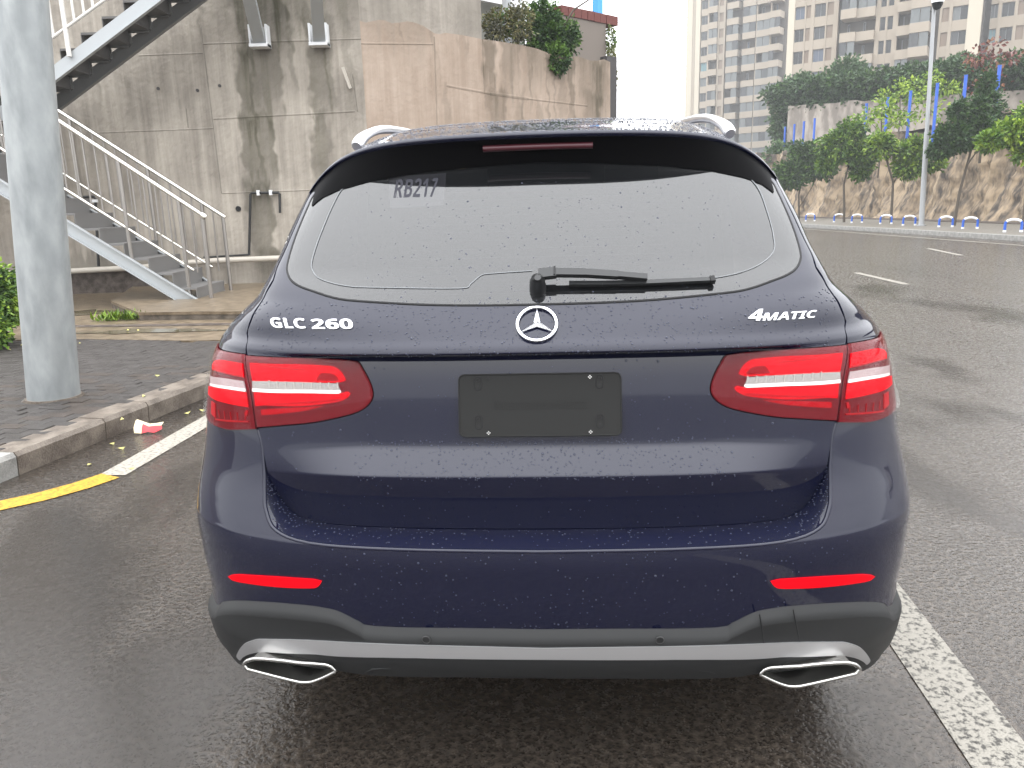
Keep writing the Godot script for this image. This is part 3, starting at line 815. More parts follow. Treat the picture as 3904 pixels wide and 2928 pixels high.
	var stick := PackedVector2Array([Vector2(-0.6028, 1.6136), Vector2(-0.3969, 1.6181), Vector2(-0.3941, 1.5321), Vector2(-0.5792, 1.5290)])
	var stick_node := obj("paper_permit", patch("T", stick, [], -0.006, 0.0, 0.03, 0.012), M.permit_paper, car)
	obj("lettering", lettering("RB217", "Droid Sans", true, "T", Vector2(-0.5721, 1.5506), 0.1268, 0.05, 0.0, 0.001), M.permit_ink, stick_node)
	# --- emblem: ring with three-pointed star
	var ec := Vector2(-0.0050, 1.2441)
	var o := on("T", ec.x, ec.y, 0.006)
	var ny := nrm("T", ec.x, ec.y)
	var ex := Vector3.RIGHT - ny * ny.x; ex = ex.normalized()
	var ey := ny.cross(ex)
	var em := thing_part("emblem", car)
	var ring := []
	var er: float = 0.0465
	for k in 48: ring.append(o + (ex * cos(TAU * k / 48) + ey * sin(TAU * k / 48)) * er)
	obj("emblem_ring", S.new().tube(ring, [0.0042], 10, false, true), M.chrome, em)
	var star := S.new()
	for k in 3:
		var a := PI / 2 + TAU * k / 3
		var tip := o + (ex * cos(a) + ey * sin(a)) * (er - 0.001)
		var l := o + (ex * cos(a + PI / 3) + ey * sin(a + PI / 3)) * 0.0085
		var r := o + (ex * cos(a - PI / 3) + ey * sin(a - PI / 3)) * 0.0085
		var top := o + ny * 0.0065
		star.tri(top, l, tip); star.tri(top, tip, r)
	obj("emblem_star", star, M.chrome, em)
	# --- lettering on the tailgate
	obj("lettering", lettering("GLC", "Droid Sans", true, "T", Vector2(-0.8838, 1.2416), 0.1018, 0.0225, 0.25, 0.004), M.letter_silver, car)
	obj("lettering", lettering("260", "Droid Sans", true, "T", Vector2(-0.7614, 1.2409), 0.1115, 0.0218, 0.25, 0.004), M.letter_silver, car)
	obj("lettering", lettering("4", "Droid Sans", true, "T", Vector2(0.6940, 1.2410), 0.0347, 0.0237, 0.0, 0.004), M.letter_silver, car)
	obj("lettering", lettering("MATIC", "Droid Sans", true, "T", Vector2(0.7341, 1.2401), 0.1331, 0.0161, 0.0, 0.004), M.letter_silver, car)
	# --- number plate holder
	build_plate(car)
	# --- wiper
	build_wiper(car)
	build_roof(car)
	# --- exhaust outlets
	for side in [1, -1]:
		var outline := rounded(PackedVector2Array([Vector2(0.5250, 0.3910), Vector2(0.5356, 0.4038), Vector2(0.5510, 0.4097), Vector2(0.6550, 0.4155), Vector2(0.7323, 0.4136), Vector2(0.7592, 0.4056), Vector2(0.7733, 0.3931), Vector2(0.7632, 0.3803), Vector2(0.7129, 0.3722), Vector2(0.6237, 0.3592), Vector2(0.5936, 0.3596), Vector2(0.5594, 0.3727)]), 3, 0.9)
		var ring_pts := []
		var inner: PackedVector2Array = Geometry2D.offset_polygon(outline, -0.006)[0]
		var sleeve := S.new()
		for p in outline: ring_pts.append(Vector3(p.x * side, p.y, -0.042 - 0.16 * maxf(0.0, p.x - 0.62) - 0.25 * maxf(0.0, 0.36 - p.y)))
		for k in inner.size():
			var p := inner[k]; var q := inner[(k + 1) % inner.size()]
			var zf := func(t: Vector2) -> float: return -0.042 - 0.16 * maxf(0.0, t.x - 0.62) - 0.25 * maxf(0.0, 0.36 - t.y)
			var mid := Vector2(0.64, 0.345)
			var p2 := mid + (p - mid) * Vector2(0.86, 0.72); var q2 := mid + (q - mid) * Vector2(0.86, 0.72)
			sleeve.quad(Vector3(p.x * side, p.y, zf.call(p)), Vector3(q.x * side, q.y, zf.call(q)), Vector3(q2.x * side, q2.y, -0.24), Vector3(p2.x * side, p2.y, -0.24))
		var ep := thing_part("exhaust_outlet", car)
		obj("outlet_rim", S.new().tube(ring_pts, [0.0048], 10, false, true), M.chrome_dull, ep)
		obj("outlet_sleeve", sleeve, M.sleeve, ep)
		var cap := S.new()
		cap.box(Vector3(0.64 * side, 0.345, -0.25), Vector3(0.30, 0.10, 0.01))
		obj("outlet_back", cap, M.gap_black, ep)
	# --- parking sensors
	for px in [Vector2(0.4484, 0.5092), Vector2(-0.4579, 0.5069)]:
		var so := on("B", px.x, px.y, 0.0215)
		var sn := nrm("B", px.x, px.y)
		var sx := Vector3.UP.cross(sn).normalized()
		var sy := sn.cross(sx)
		var rp := []
		for k in 20: rp.append(so + (sx * cos(TAU * k / 20) + sy * sin(TAU * k / 20)) * 0.0095)
		var sp := thing_part("parking_sensor", car)
		obj("sensor_ring", S.new().tube(rp, [0.0014], 6, false, true), M.plastic_light, sp)
		obj("sensor_face", S.new().tube([so - sn * 0.004, so + sn * 0.0012], [0.0085], 16), black, sp)
	# --- wheels
	for wz in [-1.02, -3.98]:
		for side in [1, -1]:
			var w := thing_part("wheel", car)
			w.position = Vector3(0.83 * side, 0.365, wz)
			obj("tyre", S.new().tube([Vector3(-0.12, 0, 0), Vector3(-0.118, 0, 0), Vector3(-0.10, 0, 0), Vector3(0.10, 0, 0), Vector3(0.118, 0, 0), Vector3(0.12, 0, 0)], [0.30, 0.34, 0.365, 0.365, 0.34, 0.30], 36), M.tyre, w)
			obj("rim", S.new().tube([Vector3(-0.123, 0, 0), Vector3(0.123, 0, 0)], [0.25], 24), M.satin_silver, w)
	# --- seats behind the glass
	var seat := S.new()
	seat.box(Vector3(0, 1.02, -1.15), Vector3(1.3, 0.5, 0.16), Basis(Vector3.RIGHT, 0.3))
	obj("rear_seat", seat, M.seat, car)
	for x in [-0.45, 0.02, 0.45]:
		var hr := S.new()
		hr.tube([Vector3(x - 0.12, 1.36, -1.18), Vector3(x - 0.10, 1.36, -1.18), Vector3(x + 0.10, 1.36, -1.18), Vector3(x + 0.12, 1.36, -1.18)], [0.05, 0.085, 0.085, 0.05], 14)
		obj("headrest", hr, M.seat, car)
	for x in [-0.42, 0.42]:
		var fs := S.new()
		fs.box(Vector3(x, 1.2, -2.2), Vector3(0.52, 0.7, 0.16), Basis(Vector3.RIGHT, 0.25))
		fs.box(Vector3(x, 1.62, -2.3), Vector3(0.26, 0.16, 0.10), Basis(Vector3.RIGHT, 0.25))
		obj("front_seat", fs, M.seat, car)
	for side in [-1, 1]:
		var liner := S.new()
		liner.box(Vector3(0.60 * side, 1.25, -2.0), Vector3(0.03, 0.9, 2.3), Basis(Vector3.BACK, 0.10 * side))
		obj("door_lining", liner, M.seat, car)
	var floor_mesh := S.new()
	floor_mesh.box(Vector3(0, 0.78, -2.0), Vector3(1.5, 0.04, 3.4))
	obj("cabin_floor", floor_mesh, M.seat, car)
	# --- nose (out of sight): bonnet, windscreen, front
	var nose := S.new()
	nose.grid([[Vector3(-0.62, 1.66, -2.3), Vector3(0, 1.80, -2.25), Vector3(0.62, 1.66, -2.3)], [Vector3(-0.72, 1.22, -3.15), Vector3(0, 1.30, -3.15), Vector3(0.72, 1.22, -3.15)]], true, false)
	obj("windscreen", nose, M.tint_glass, car)
	var bon := S.new()
	bon.grid([[Vector3(-0.88, 1.20, -3.15), Vector3(0, 1.29, -3.15), Vector3(0.88, 1.20, -3.15)], [Vector3(-0.85, 1.10, -4.2), Vector3(0, 1.18, -4.3), Vector3(0.85, 1.10, -4.2)], [Vector3(-0.80, 0.95, -4.62), Vector3(0, 1.0, -4.85), Vector3(0.80, 0.95, -4.62)], [Vector3(-0.80, 0.35, -4.62), Vector3(0, 0.35, -4.88), Vector3(0.80, 0.35, -4.62)]], true, false)
	obj("bonnet", bon, paint, car)
	# --- rain beads on paint and glass
	var beads := []
	for k in 3000:
		var a := rng.randf_range(-0.95, 0.95)
		var y := 0.0
		var pick := rng.randf()
		var kind := "T"
		if pick < 0.42: y = rng.randf_range(1.17, 1.30)
		elif pick < 0.62: y = rng.randf_range(1.28, 1.58); a *= 0.72
		elif pick < 0.82: y = rng.randf_range(0.885, 0.97); a *= 0.7
		elif pick < 0.9: y = rng.randf_range(0.76, 1.16)
		else: kind = "B"; y = rng.randf_range(0.5, 0.74)
		if kind == "B" and not inside(Vector2(a, y), bump, []) and not inside(Vector2(-a, y), bump, []): continue
		if kind == "T" and not inside(Vector2(a, y), gate, []): continue
		var n := nrm(kind, a, y)
		beads.append([pt(kind, a, y) + n * 0.0005, n, rng.randf_range(0.0009, 0.0022) * (1.5 if rng.randf() < 0.10 else 1.0)])
	for k in 700:      # on the bumper shelf
		var i := rng.randi_range(0, shelf_rows[0].size() - 2)
		var t := rng.randf_range(0.1, 0.95) * 5.0
		var p: Vector3 = shelf_rows[int(t)][i].lerp(shelf_rows[mini(int(t) + 1, 5)][i], t - int(t)).lerp(shelf_rows[int(t)][i + 1], rng.randf())
		beads.append([p, Vector3.UP, rng.randf_range(0.0010, 0.0026)])
	for k in 3600:
		var x := rng.randf_range(-0.58, 0.58)
		var t := rng.randf_range(0.02, 1.1)
		beads.append([roof_pt(x, t) + Vector3.UP * 0.0004, Vector3.UP, rng.randf_range(0.0012, 0.003)])
	var dome := S.new()
	var rr := []
	for i in 4:
		var row := []
		for k in 9:
			var e := i / 3.0 * PI / 2
			row.append(Vector3(cos(e) * cos(-TAU * k / 8), sin(e) * 0.55, cos(e) * sin(-TAU * k / 8)))
		rr.append(row)
	dome.grid(rr, true, true)
	var mm := MultiMesh.new()
	mm.transform_format = MultiMesh.TRANSFORM_3D
	mm.mesh = dome.mesh(); mm.instance_count = beads.size()
	for k in beads.size():
		var n: Vector3 = beads[k][1]
		var x := n.cross(Vector3.FORWARD).normalized() if absf(n.z) < 0.9 else n.cross(Vector3.RIGHT).normalized()
		mm.set_instance_transform(k, Transform3D(Basis(x, n, x.cross(n)).scaled_local(Vector3.ONE * beads[k][2]), beads[k][0]))
	var drops := MultiMeshInstance3D.new()
	drops.multimesh = mm; drops.material_override = M.bead; drops.name = "raindrops"
	drops.set_meta("kind", "stuff")
	car.add_child(drops, true)

func thing_part(called: String, parent: Node) -> Node3D:
	var o := Node3D.new()
	o.name = called; parent.add_child(o, true)
	return o

func build_plate(car: Node3D) -> void:
	var tl := Vector3(-0.1935, 1.128, -0.142); var bl := Vector3(-0.1935, 0.983, -0.112)
	var w := 0.387
	var up := tl - bl
	var h := up.length()
	var y := up.normalized()
	var x := Vector3.RIGHT
	var z := x.cross(y)
	var pl := thing_part("plate_holder", car)
	var r := 0.013
	var rr := PackedVector2Array()
	for c in [[w - r, r, -PI / 2], [w - r, h - r, 0.0], [r, h - r, PI / 2], [r, r, PI]]:
		for k in 5: rr.append(Vector2(c[0] + r * cos(c[2] + k * PI / 8), c[1] + r * sin(c[2] + k * PI / 8)))
	var b := S.new()
	b.prism(rr, bl - z * 0.012, x, y, 0.012)
	var board := obj("plate_board", b, M.plate_black, pl)
	var rim_pts := []
	for p in rr: rim_pts.append(bl + x * p.x + y * p.y - z * 0.0005)
	obj("plate_rim", S.new().tube(rim_pts, [0.0022], 6, false, true), M.plate_black, pl)
	for sx in [0.046, w - 0.050]:
		for sy in [0.112, 0.018]:
			var pts := []
			for k in 20:
				var a := TAU * k / 20
				pts.append(bl + x * (sx + 0.0088 * cos(a)) + y * (sy + 0.016 + (0.0075 if sin(a) > 0 else -0.0075) + 0.0088 * sin(a)) + z * 0.0004)
			obj("bolt_slot", S.new().tube(pts, [0.0012], 6, false, true), M.gap_black, pl)
			var c: Vector3 = bl + x * sx + y * (sy + 0.023)
			var ring := []
			for k in 12: ring.append(c + (x * cos(TAU * k / 12) + y * sin(TAU * k / 12)) * 0.004 + z * 0.0006)
			obj("bolt", S.new().tube(ring, [0.001], 5, false, true), M.gap_black, pl)
			obj("bolt_hole", S.new().tube([c - y * 0.0145 - z * 0.001, c - y * 0.0145 + z * 0.0006], [0.0030], 10), M.gap_black, pl)
	for e in [[0.070, h - 0.009, M.gap_black], [w - 0.073, h - 0.009, M.chrome_dull], [0.070, 0.008, M.chrome_dull], [w - 0.073, 0.008, M.chrome_dull]]:
		var c: Vector3 = bl + x * e[0] + y * e[1] + z * 0.001
		var s := S.new()
		s.box(c, Vector3(0.009, 0.0028, 0.002), Basis(x, y, z)); s.box(c, Vector3(0.0028, 0.009, 0.0026), Basis(x, y, z))
		var clip := obj("plate_clip", s, e[2], pl)
		obj("clip_hole", S.new().tube([c - z * 0.001, c + z * 0.0022], [0.0018], 8), M.gap_black, clip)
	# raised lettering across the board
	var f := SystemFont.new()
	f.font_names = PackedStringArray(["Droid Serif"]); f.font_weight = 400
	var tm := TextMesh.new()
	tm.text = "Mercedes-Benz"; tm.font = f; tm.font_size = 64; tm.pixel_size = 0.01; tm.depth = 1.0; tm.curve_step = 2.0
	var arr := tm.get_mesh_arrays()
	var v: PackedVector3Array = arr[Mesh.ARRAY_VERTEX]
	var lo := v[0]; var hi := v[0]
	for t in v: lo = lo.min(t); hi = hi.max(t)
	var ix = arr[Mesh.ARRAY_INDEX]
	var s := S.new()
	var P := func(t: Vector3) -> Vector3:
		return bl + x * (0.083 + 0.222 * (t.x - lo.x) / (hi.x - lo.x)) + y * (0.064 + 0.024 * (t.y - lo.y) / (hi.y - lo.y)) + z * (-0.0006 + 0.0018 * (t.z - lo.z) / (hi.z - lo.z))
	var count: int = ix.size() if ix != null else v.size()
	var k := 0
	while k < count:
		s.tri(P.call(v[ix[k] if ix != null else k]), P.call(v[ix[k + 2] if ix != null else k + 2]), P.call(v[ix[k + 1] if ix != null else k + 1]))
		k += 3
	obj("raised_lettering", s, M.plate_black, board)

func build_wiper(car: Node3D) -> void:
	var wp := thing_part("rear_wiper", car)
	var at := func(t: Vector2, off: float) -> Vector3: return on("T", t.x, t.y, off)
	var pv := Vector2(-0.0012, 1.3205)
	obj("pivot_cap", S.new().tube([at.call(pv, 0.0), at.call(pv, 0.012), at.call(pv + Vector2(0.0, 0.002), 0.034), at.call(pv + Vector2(0.001, 0.003), 0.044), at.call(pv + Vector2(0.001, 0.003), 0.046)], [0.0205, 0.0205, 0.0185, 0.015, 0.008], 18), M.wiper_black, wp)
	var a := [Vector2(0.0025, 1.3350), Vector2(0.0681, 1.3372), Vector2(0.1755, 1.3358), Vector2(0.2951, 1.3319), Vector2(0.3953, 1.3281)]
	var arm := S.new()
	var offs := [0.036, 0.038, 0.036, 0.031, 0.024]
	var wid := [0.026, 0.019, 0.018, 0.015, 0.011]
	for k in 4:
		var p: Vector3 = at.call(a[k], offs[k]); var q: Vector3 = at.call(a[k + 1], offs[k + 1])
		var n := nrm("T", a[k].x, a[k].y)
		arm.bar(p, q + (q - p) * 0.03, wid[k], 0.014, n)
	obj("wiper_arm", arm, M.wiper_black, wp)
	var joint := S.new()
	joint.bar(at.call(Vector2(0.0609, 1.3384), 0.041), at.call(Vector2(0.0681, 1.3383), 0.041), 0.024, 0.012, nrm("T", a[1].x, a[1].y))
	obj("wiper_hinge", joint, M.gap_black, wp)
	var bl := [Vector2(0.1200, 1.3252), Vector2(0.2438, 1.3234), Vector2(0.3946, 1.3230), Vector2(0.5071, 1.3239), Vector2(0.5979, 1.3249)]
	var blade := S.new()
	var rubber := S.new()
	for k in 4:
		var n := nrm("T", bl[k].x, bl[k].y)
		blade.bar(at.call(bl[k], 0.014), at.call(bl[k + 1], 0.014), 0.011, 0.009, n)
		rubber.bar(at.call(bl[k], 0.006), at.call(bl[k + 1], 0.006), 0.003, 0.011, n)
	obj("wiper_blade", blade, M.wiper_black, wp)
	obj("blade_rubber", rubber, M.gap_black, wp)
	var e := S.new()
	e.bar(at.call(Vector2(0.5877, 1.3241), 0.014), at.call(Vector2(0.6003, 1.3248), 0.014), 0.016, 0.014, nrm("T", bl[4].x, bl[4].y))
	obj("blade_tip", e, M.gap_black, wp)

# roof: x across, t metres forward of the spoiler edge
func roof_pt(x: float, t: float) -> Vector3:
	var half := 0.655 + 0.03 * smoothstep(0.0, 0.8, t)
	var yc := look2([[0.0, 1.709], [0.12, 1.727], [0.35, 1.765], [0.75, 1.815], [1.15, 1.848], [1.6, 1.862], [2.1, 1.84], [2.5, 1.80]], t)
	var s := absf(x) / half
	var drop := 0.022 * s * s + (0.115 - 0.02 * smoothstep(0.0, 1.0, t)) * pow(s, 7.0)
	return Vector3(x, yc - drop, -(0.45 + 0.11 * pow(s, 2.6) * (1.0 - smoothstep(0.0, 1.2, t)) + t))

func look2(k: Array, t: float) -> float:
	for i in k.size() - 1:
		if t <= k[i + 1][0]:
			var a: float = k[maxi(i - 1, 0)][1]; var d: float = k[mini(i + 2, k.size() - 1)][1]
			return cubic_interpolate(k[i][1], k[i + 1][1], a, d, clampf((t - k[i][0]) / (k[i + 1][0] - k[i][0]), 0, 1))
	return k[-1][1]

func build_roof(car: Node3D) -> void:
	var xs := []
	for k in 61:
		var u := -1.0 + k / 30.0
		xs.append(0.652 * signf(u) * (1.0 - pow(1.0 - absf(u), 1.5)))
	var rows := []
	for t in [0.0, 0.04, 0.1, 0.2, 0.35, 0.55, 0.75, 0.95, 1.15, 1.4, 1.7, 2.1, 2.4]:
		var row := []
		for x in xs: row.append(roof_pt(x, t))
		rows.append(row)
	obj("roof", S.new().grid(rows, true, false), M.paint, car)
	# spoiler: rounded trailing edge, then the black underside running in above the glass
	var face := []
	for step in 6:
		var e := step / 5.0
		var row := []
		for x in xs:
			var s: float = absf(x) / 0.655
			var p := roof_pt(x, 0.0)
			row.append(p + Vector3(0, -0.016 * e * (1.0 - 0.5 * pow(s, 8.0)), 0.006 * sin(e * PI)))
		face.append(row)
	var sp := thing_part("roof_spoiler", car)
	obj("trailing_edge", S.new().grid(face, true, true), M.paint, sp)
	var under := []
	var half_line := PackedVector2Array([Vector2(0.0051, 1.6324), Vector2(0.2776, 1.6246), Vector2(0.5200, 1.6121), Vector2(0.6601, 1.5950), Vector2(0.7438, 1.5744), Vector2(0.7897, 1.5538), Vector2(0.8111, 1.5339)])
	var gl := PackedVector2Array()
	for k in range(half_line.size() - 1, 0, -1): gl.append(Vector2(-half_line[k].x, half_line[k].y))
	for k in half_line.size(): gl.append(Vector2(half_line[k].x if k > 0 else 0.0, half_line[k].y))
	var gx := []
	for g1 in gl: gx.append(pt("T", g1.x, g1.y).x)
	for step in 6:
		var e := step / 5.0
		var row := []
		for x in xs:
			var s: float = absf(x) / 0.655
			var p: Vector3 = roof_pt(x, 0.0) + Vector3(0, -0.016 * (1.0 - 0.5 * pow(s, 8.0)), 0)
			var gi := 0
			while gi < gl.size() - 2 and gx[gi + 1] < x: gi += 1
			var g2: Vector2 = gl[gi].lerp(gl[gi + 1], clampf((x - gx[gi]) / (gx[gi + 1] - gx[gi]), 0, 1))
			var q := on("T", g2.x, g2.y, 0.003)
			row.append(p.lerp(q, e) + Vector3(0, 0.012 * sin(e * PI) * (1.0 - s * s), 0))
		under.append(row)
	obj("spoiler_underside", S.new().grid(under, true, true), M.gloss_black, sp)
	# third brake light on the underside
	var bl := S.new()
	var pts := []
	for k in 9:
		var x := -0.145 + k * 0.0363
		pts.append(Vector3(x, 1.6721 - 0.022 * pow(absf(x) / 0.655, 2.0), -0.470))
	bl.tube(pts, [0.0085], 10)
	obj("third_brake_light", bl, M.brake_red, car)
	# roof rails
	for side in [1, -1]:
		var rail := S.new()
		var path := [Vector3(0.612, 1.728, -0.98), Vector3(0.606, 1.752, -1.02), Vector3(0.594, 1.775, -1.08), Vector3(0.582, 1.795, -1.17), Vector3(0.572, 1.808, -1.28), Vector3(0.566, 1.820, -1.45), Vector3(0.562, 1.838, -1.8), Vector3(0.558, 1.85, -2.3), Vector3(0.555, 1.80, -2.75)]
		var c := []
		for k in path.size() - 1:
			for j in 4:
				var p: Vector3 = path[k].cubic_interpolate(path[k + 1], path[maxi(k - 1, 0)], path[mini(k + 2, path.size() - 1)], j / 4.0)
				c.append(Vector3(p.x * side, p.y, p.z))
		rail.tube(c, [0.016, 0.02, 0.021, 0.021, 0.02, 0.019, 0.018, 0.017, 0.016, 0.015], 12)
		obj("roof_rail", rail, M.rail_silver, car)

const WALK := 0.15
var kerb := PackedVector2Array([Vector2(-3.75, -1.2), Vector2(-3.055, -4.35), Vector2(-2.604, -6.435), Vector2(-2.0, -9.0), Vector2(-1.2, -12.0), Vector2(-0.1, -15.0), Vector2(1.4, -18.0), Vector2(4.0, -22.0), Vector2(8.0, -27.0)])

func _ready() -> void:
	rng.seed = 20240611
	var cam := Camera3D.new()
	cam.name = "camera"
	cam.fov = 53.073
	cam.position = Vector3(0, 1.52, 0)
	cam.basis = Basis(Vector3.RIGHT, deg_to_rad(-13.0)) * Basis(Vector3.BACK, deg_to_rad(-1.65))
	cam.near = 0.05; cam.far = 2000.0
	add_child(cam); cam.current = true
	var env := Environment.new()
	env.background_mode = Environment.BG_SKY
	var sm := ProceduralSkyMaterial.new()
	sm.sky_top_color = Color(0.985, 0.99, 1.0); sm.sky_horizon_color = Color(0.68, 0.683, 0.686)
	sm.sky_curve = 0.6; sm.sky_energy_multiplier = 3.2
	sm.ground_bottom_color = Color(0.3, 0.29, 0.28); sm.ground_horizon_color = Color(0.4, 0.4, 0.4); sm.ground_energy_multiplier = 1.0
	var sky := Sky.new(); sky.sky_material = sm
	env.sky = sky
	env.tonemap_mode = Environment.TONE_MAPPER_LINEAR
	env.tonemap_exposure = 0.375
	env.sdfgi_enabled = true; env.ssao_enabled = true; env.ssil_enabled = true
	env.fog_enabled = true; env.fog_density = 0.0011; env.fog_light_color = Color(0.93, 0.94, 0.95)
	var we := WorldEnvironment.new()
	we.name = "environment"; we.environment = env
	add_child(we)
	var sun := DirectionalLight3D.new()
	sun.name = "veiled_sun"
	sun.light_energy = 0.2; sun.light_angular_distance = 30.0; sun.light_color = Color(1.0, 0.97, 0.92); sun.shadow_enabled = true; sun.sky_mode = DirectionalLight3D.SKY_MODE_LIGHT_ONLY
	sun.rotation_degrees = Vector3(-62, 150, 0)
	add_child(sun)
	make_materials()
	build_ground()
	build_walls()
	build_far_side()
	build_buildings()
	build_car()
	build_stairs()
	build_wall_fittings()
	build_planter()
	build_near_things()

func strip(pts: PackedVector2Array, off0: float, off1: float) -> PackedVector2Array:   # polygon beside a ground polyline, offsets to its right
	var l := PackedVector2Array(); var r := PackedVector2Array()
	for k in pts.size():
		var t := (pts[mini(k + 1, pts.size() - 1)] - pts[maxi(k - 1, 0)]).normalized()
		var n := Vector2(-t.y, t.x)
		l.append(pts[k] + n * off0); r.append(pts[k] + n * off1)
	r.reverse(); l.append_array(r)
	return l

func flat(poly: PackedVector2Array, y: float) -> S:
	var s := S.new()
	var ix := Geometry2D.triangulate_polygon(poly)
	for k in range(0, ix.size(), 3):
		var a := poly[ix[k]]; var b := poly[ix[k + 1]]; var c := poly[ix[k + 2]]
		var A := Vector3(a.x, y, a.y); var B := Vector3(b.x, y, b.y); var C := Vector3(c.x, y, c.y)
		if (B - A).cross(C - A).y < 0: s.tri(A, C, B)
		else: s.tri(A, B, C)
	return s

func build_ground() -> void:
	var road := S.new()
	var xs := [-500.0, -60.0]
	var zs := [400.0, 60.0]
	for k in 75: xs.append(-12.0 + k * 0.4)
	for k in 85: zs.append(4.0 - k * 0.4)
	xs.append_array([24.0, 40.0, 90.0, 500.0]); zs.append_array([-34.0, -45.0, -60.0, -100.0, -700.0])
	var damp := noise(FastNoiseLite.TYPE_SIMPLEX_SMOOTH, 0.22, 4, 61, 0.55)
	var film := func(p: Vector3) -> Color:      # worn and dirty tracks along the lane
		var t := 1.0 + 0.55 * damp.get_noise_2d(p.x * 1.3, p.z * 0.45)
		if absf(p.x) > 30.0 or absf(p.z) > 40.0: t = 1.0
		return Color(t, t * 0.995, t * 0.985)
	for j in zs.size() - 1:
		for i in xs.size() - 1:
			var q := [Vector3(xs[i], 0, zs[j]), Vector3(xs[i + 1], 0, zs[j]), Vector3(xs[i + 1], 0, zs[j + 1]), Vector3(xs[i], 0, zs[j + 1])]
			for k in [0, 2, 1, 0, 3, 2]:
				road.col = film.call(q[k])
				road.vert(q[k], Vector3.UP)
	road.col = Color.WHITE
	obj("road", road, M.asphalt, null, "structure")
	var film_sheet := S.new()
	film_sheet.quad(Vector3(-5, 0.0022, -1), Vector3(7, 0.0022, -1), Vector3(7, 0.0022, -16), Vector3(-5, 0.0022, -16), [Vector2(0, 0), Vector2(1, 0), Vector2(1, 1), Vector2(0, 1)])
	obj("wet_film", film_sheet, M.wet_film, null, "structure")
	# road markings
	var lw := PackedVector2Array([Vector2(-2.435, -4.43), Vector2(-2.36, -5.2), Vector2(-2.25, -6.4), Vector2(-2.0, -8.0), Vector2(-1.3, -10.5), Vector2(-0.5, -13.0)])
	obj("edge_line_marking", flat(strip(lw, -0.085, 0.085), 0.004), M.paint_white, null, "structure")
	var ly := PackedVector2Array([Vector2(-2.442, -4.42), Vector2(-2.53, -4.26), Vector2(-2.66, -4.10), Vector2(-2.86, -3.94), Vector2(-3.3, -3.7), Vector2(-4.0, -3.45)])
	obj("edge_line_marking", flat(strip(ly, -0.085, 0.085), 0.0045), M.paint_yellow, null, "structure")
	var rl := PackedVector2Array([Vector2(1.02, 0.6), Vector2(1.32, -1.85), Vector2(1.405, -2.6), Vector2(1.9, -7.0), Vector2(2.6, -12.0)])
	obj("lane_line_marking", flat(strip(rl, -0.095, 0.095), 0.004), M.paint_line, null, "structure")
	for e in [[Vector2(6.93, -13.4), Vector2(7.1, -15.8)], [Vector2(11.4, -19.5), Vector2(12.1, -22.4)]]:
		obj("lane_dash_marking", flat(strip(PackedVector2Array(e), -0.075, 0.075), 0.004), M.paint_worn, null, "structure")
	obj("edge_line_marking", flat(strip(PackedVector2Array([Vector2(14.7, -12), Vector2(14.9, -22), Vector2(14.95, -36), Vector2(14.6, -46), Vector2(12.5, -62)]), -0.08, 0.08), 0.004), M.paint_worn, null, "structure")
	# near pavement: body, kerb stones, pavers, concrete
	var inner := PackedVector2Array()
	for q in kerb: inner.append(q + Vector2(-0.225, 0.0))
	var body := inner.duplicate()
	body.append_array(PackedVector2Array([Vector2(8.0, -60), Vector2(-40, -60), Vector2(-40, -1.2)]))
	obj("pavement_bed", S.new().slab(body, -0.05, WALK - 0.03), M.dark_earth, null, "structure")
	var kb := Node3D.new(); kb.name = "kerb"; add_child(kb, true); kb.set_meta("kind", "structure")
	var along := 0.0
	var marks := [0.0, 1.05, 2.05, 2.75, 3.36, 4.12, 4.58, 5.58, 6.58, 7.58, 8.6, 9.6, 10.6, 11.6, 12.6, 13.6, 14.6, 15.6, 16.6, 17.6, 18.6, 19.6, 20.6, 21.6]
	for k in marks.size() - 1:
		var p := along_kerb(marks[k] + 0.004); var q := along_kerb(marks[k + 1] - 0.004)
		var t := (q - p).normalized(); var n := Vector2(t.y, -t.x)      # towards the pavement
		if n.x > 0: n = -n
		var drop := rng.randf_range(-0.004, 0.003)
		var prof := [[0.012, -0.05], [0.0, WALK - 0.03], [0.018, WALK + drop], [0.222, WALK + drop], [0.222, -0.05]]
		var s := S.new()
		for j in prof.size() - 1:
			var a0: Vector2 = p + n * prof[j][0]; var a1: Vector2 = p + n * prof[j + 1][0]; var b0: Vector2 = q + n * prof[j][0]; var b1: Vector2 = q + n * prof[j + 1][0]
			s.quad(Vector3(b0.x, prof[j][1], b0.y), Vector3(a0.x, prof[j][1], a0.y), Vector3(a1.x, prof[j + 1][1], a1.y), Vector3(b1.x, prof[j + 1][1], b1.y))
		for e in [p, q]:
			var c := []
			for w in prof: c.append(Vector3((e + n * w[0]).x, w[1], (e + n * w[0]).y))
			s.quad(c[0], c[1], c[3], c[4]); s.tri(c[1], c[2], c[3])
		obj("kerb_stone", s, M.kerb_new if k <= 3 else M.kerb_stone, kb)
	build_pavers()
	# dark gutter strip along the kerb
	var conc := PackedVector2Array([Vector2(-14, -9.05), Vector2(-5.2, -8.95), Vector2(-3.6, -8.55), Vector2(-2.5, -8.5), Vector2(-2.0, -9.6), Vector2(-1.5, -12.0), Vector2(-0.3, -15.0), Vector2(1.4, -18.4), Vector2(1.4, -22), Vector2(-14, -22)])
	obj("concrete_apron", S.new().slab(conc, 0.0, WALK + 0.004), M.concrete_floor, null, "structure")
	obj("drain_channel", flat(PackedVector2Array([Vector2(-6.2, -10.12), Vector2(-2.4, -9.75), Vector2(-2.4, -9.55), Vector2(-6.2, -9.95)]), WALK + 0.009), M.dark_earth, null, "structure")
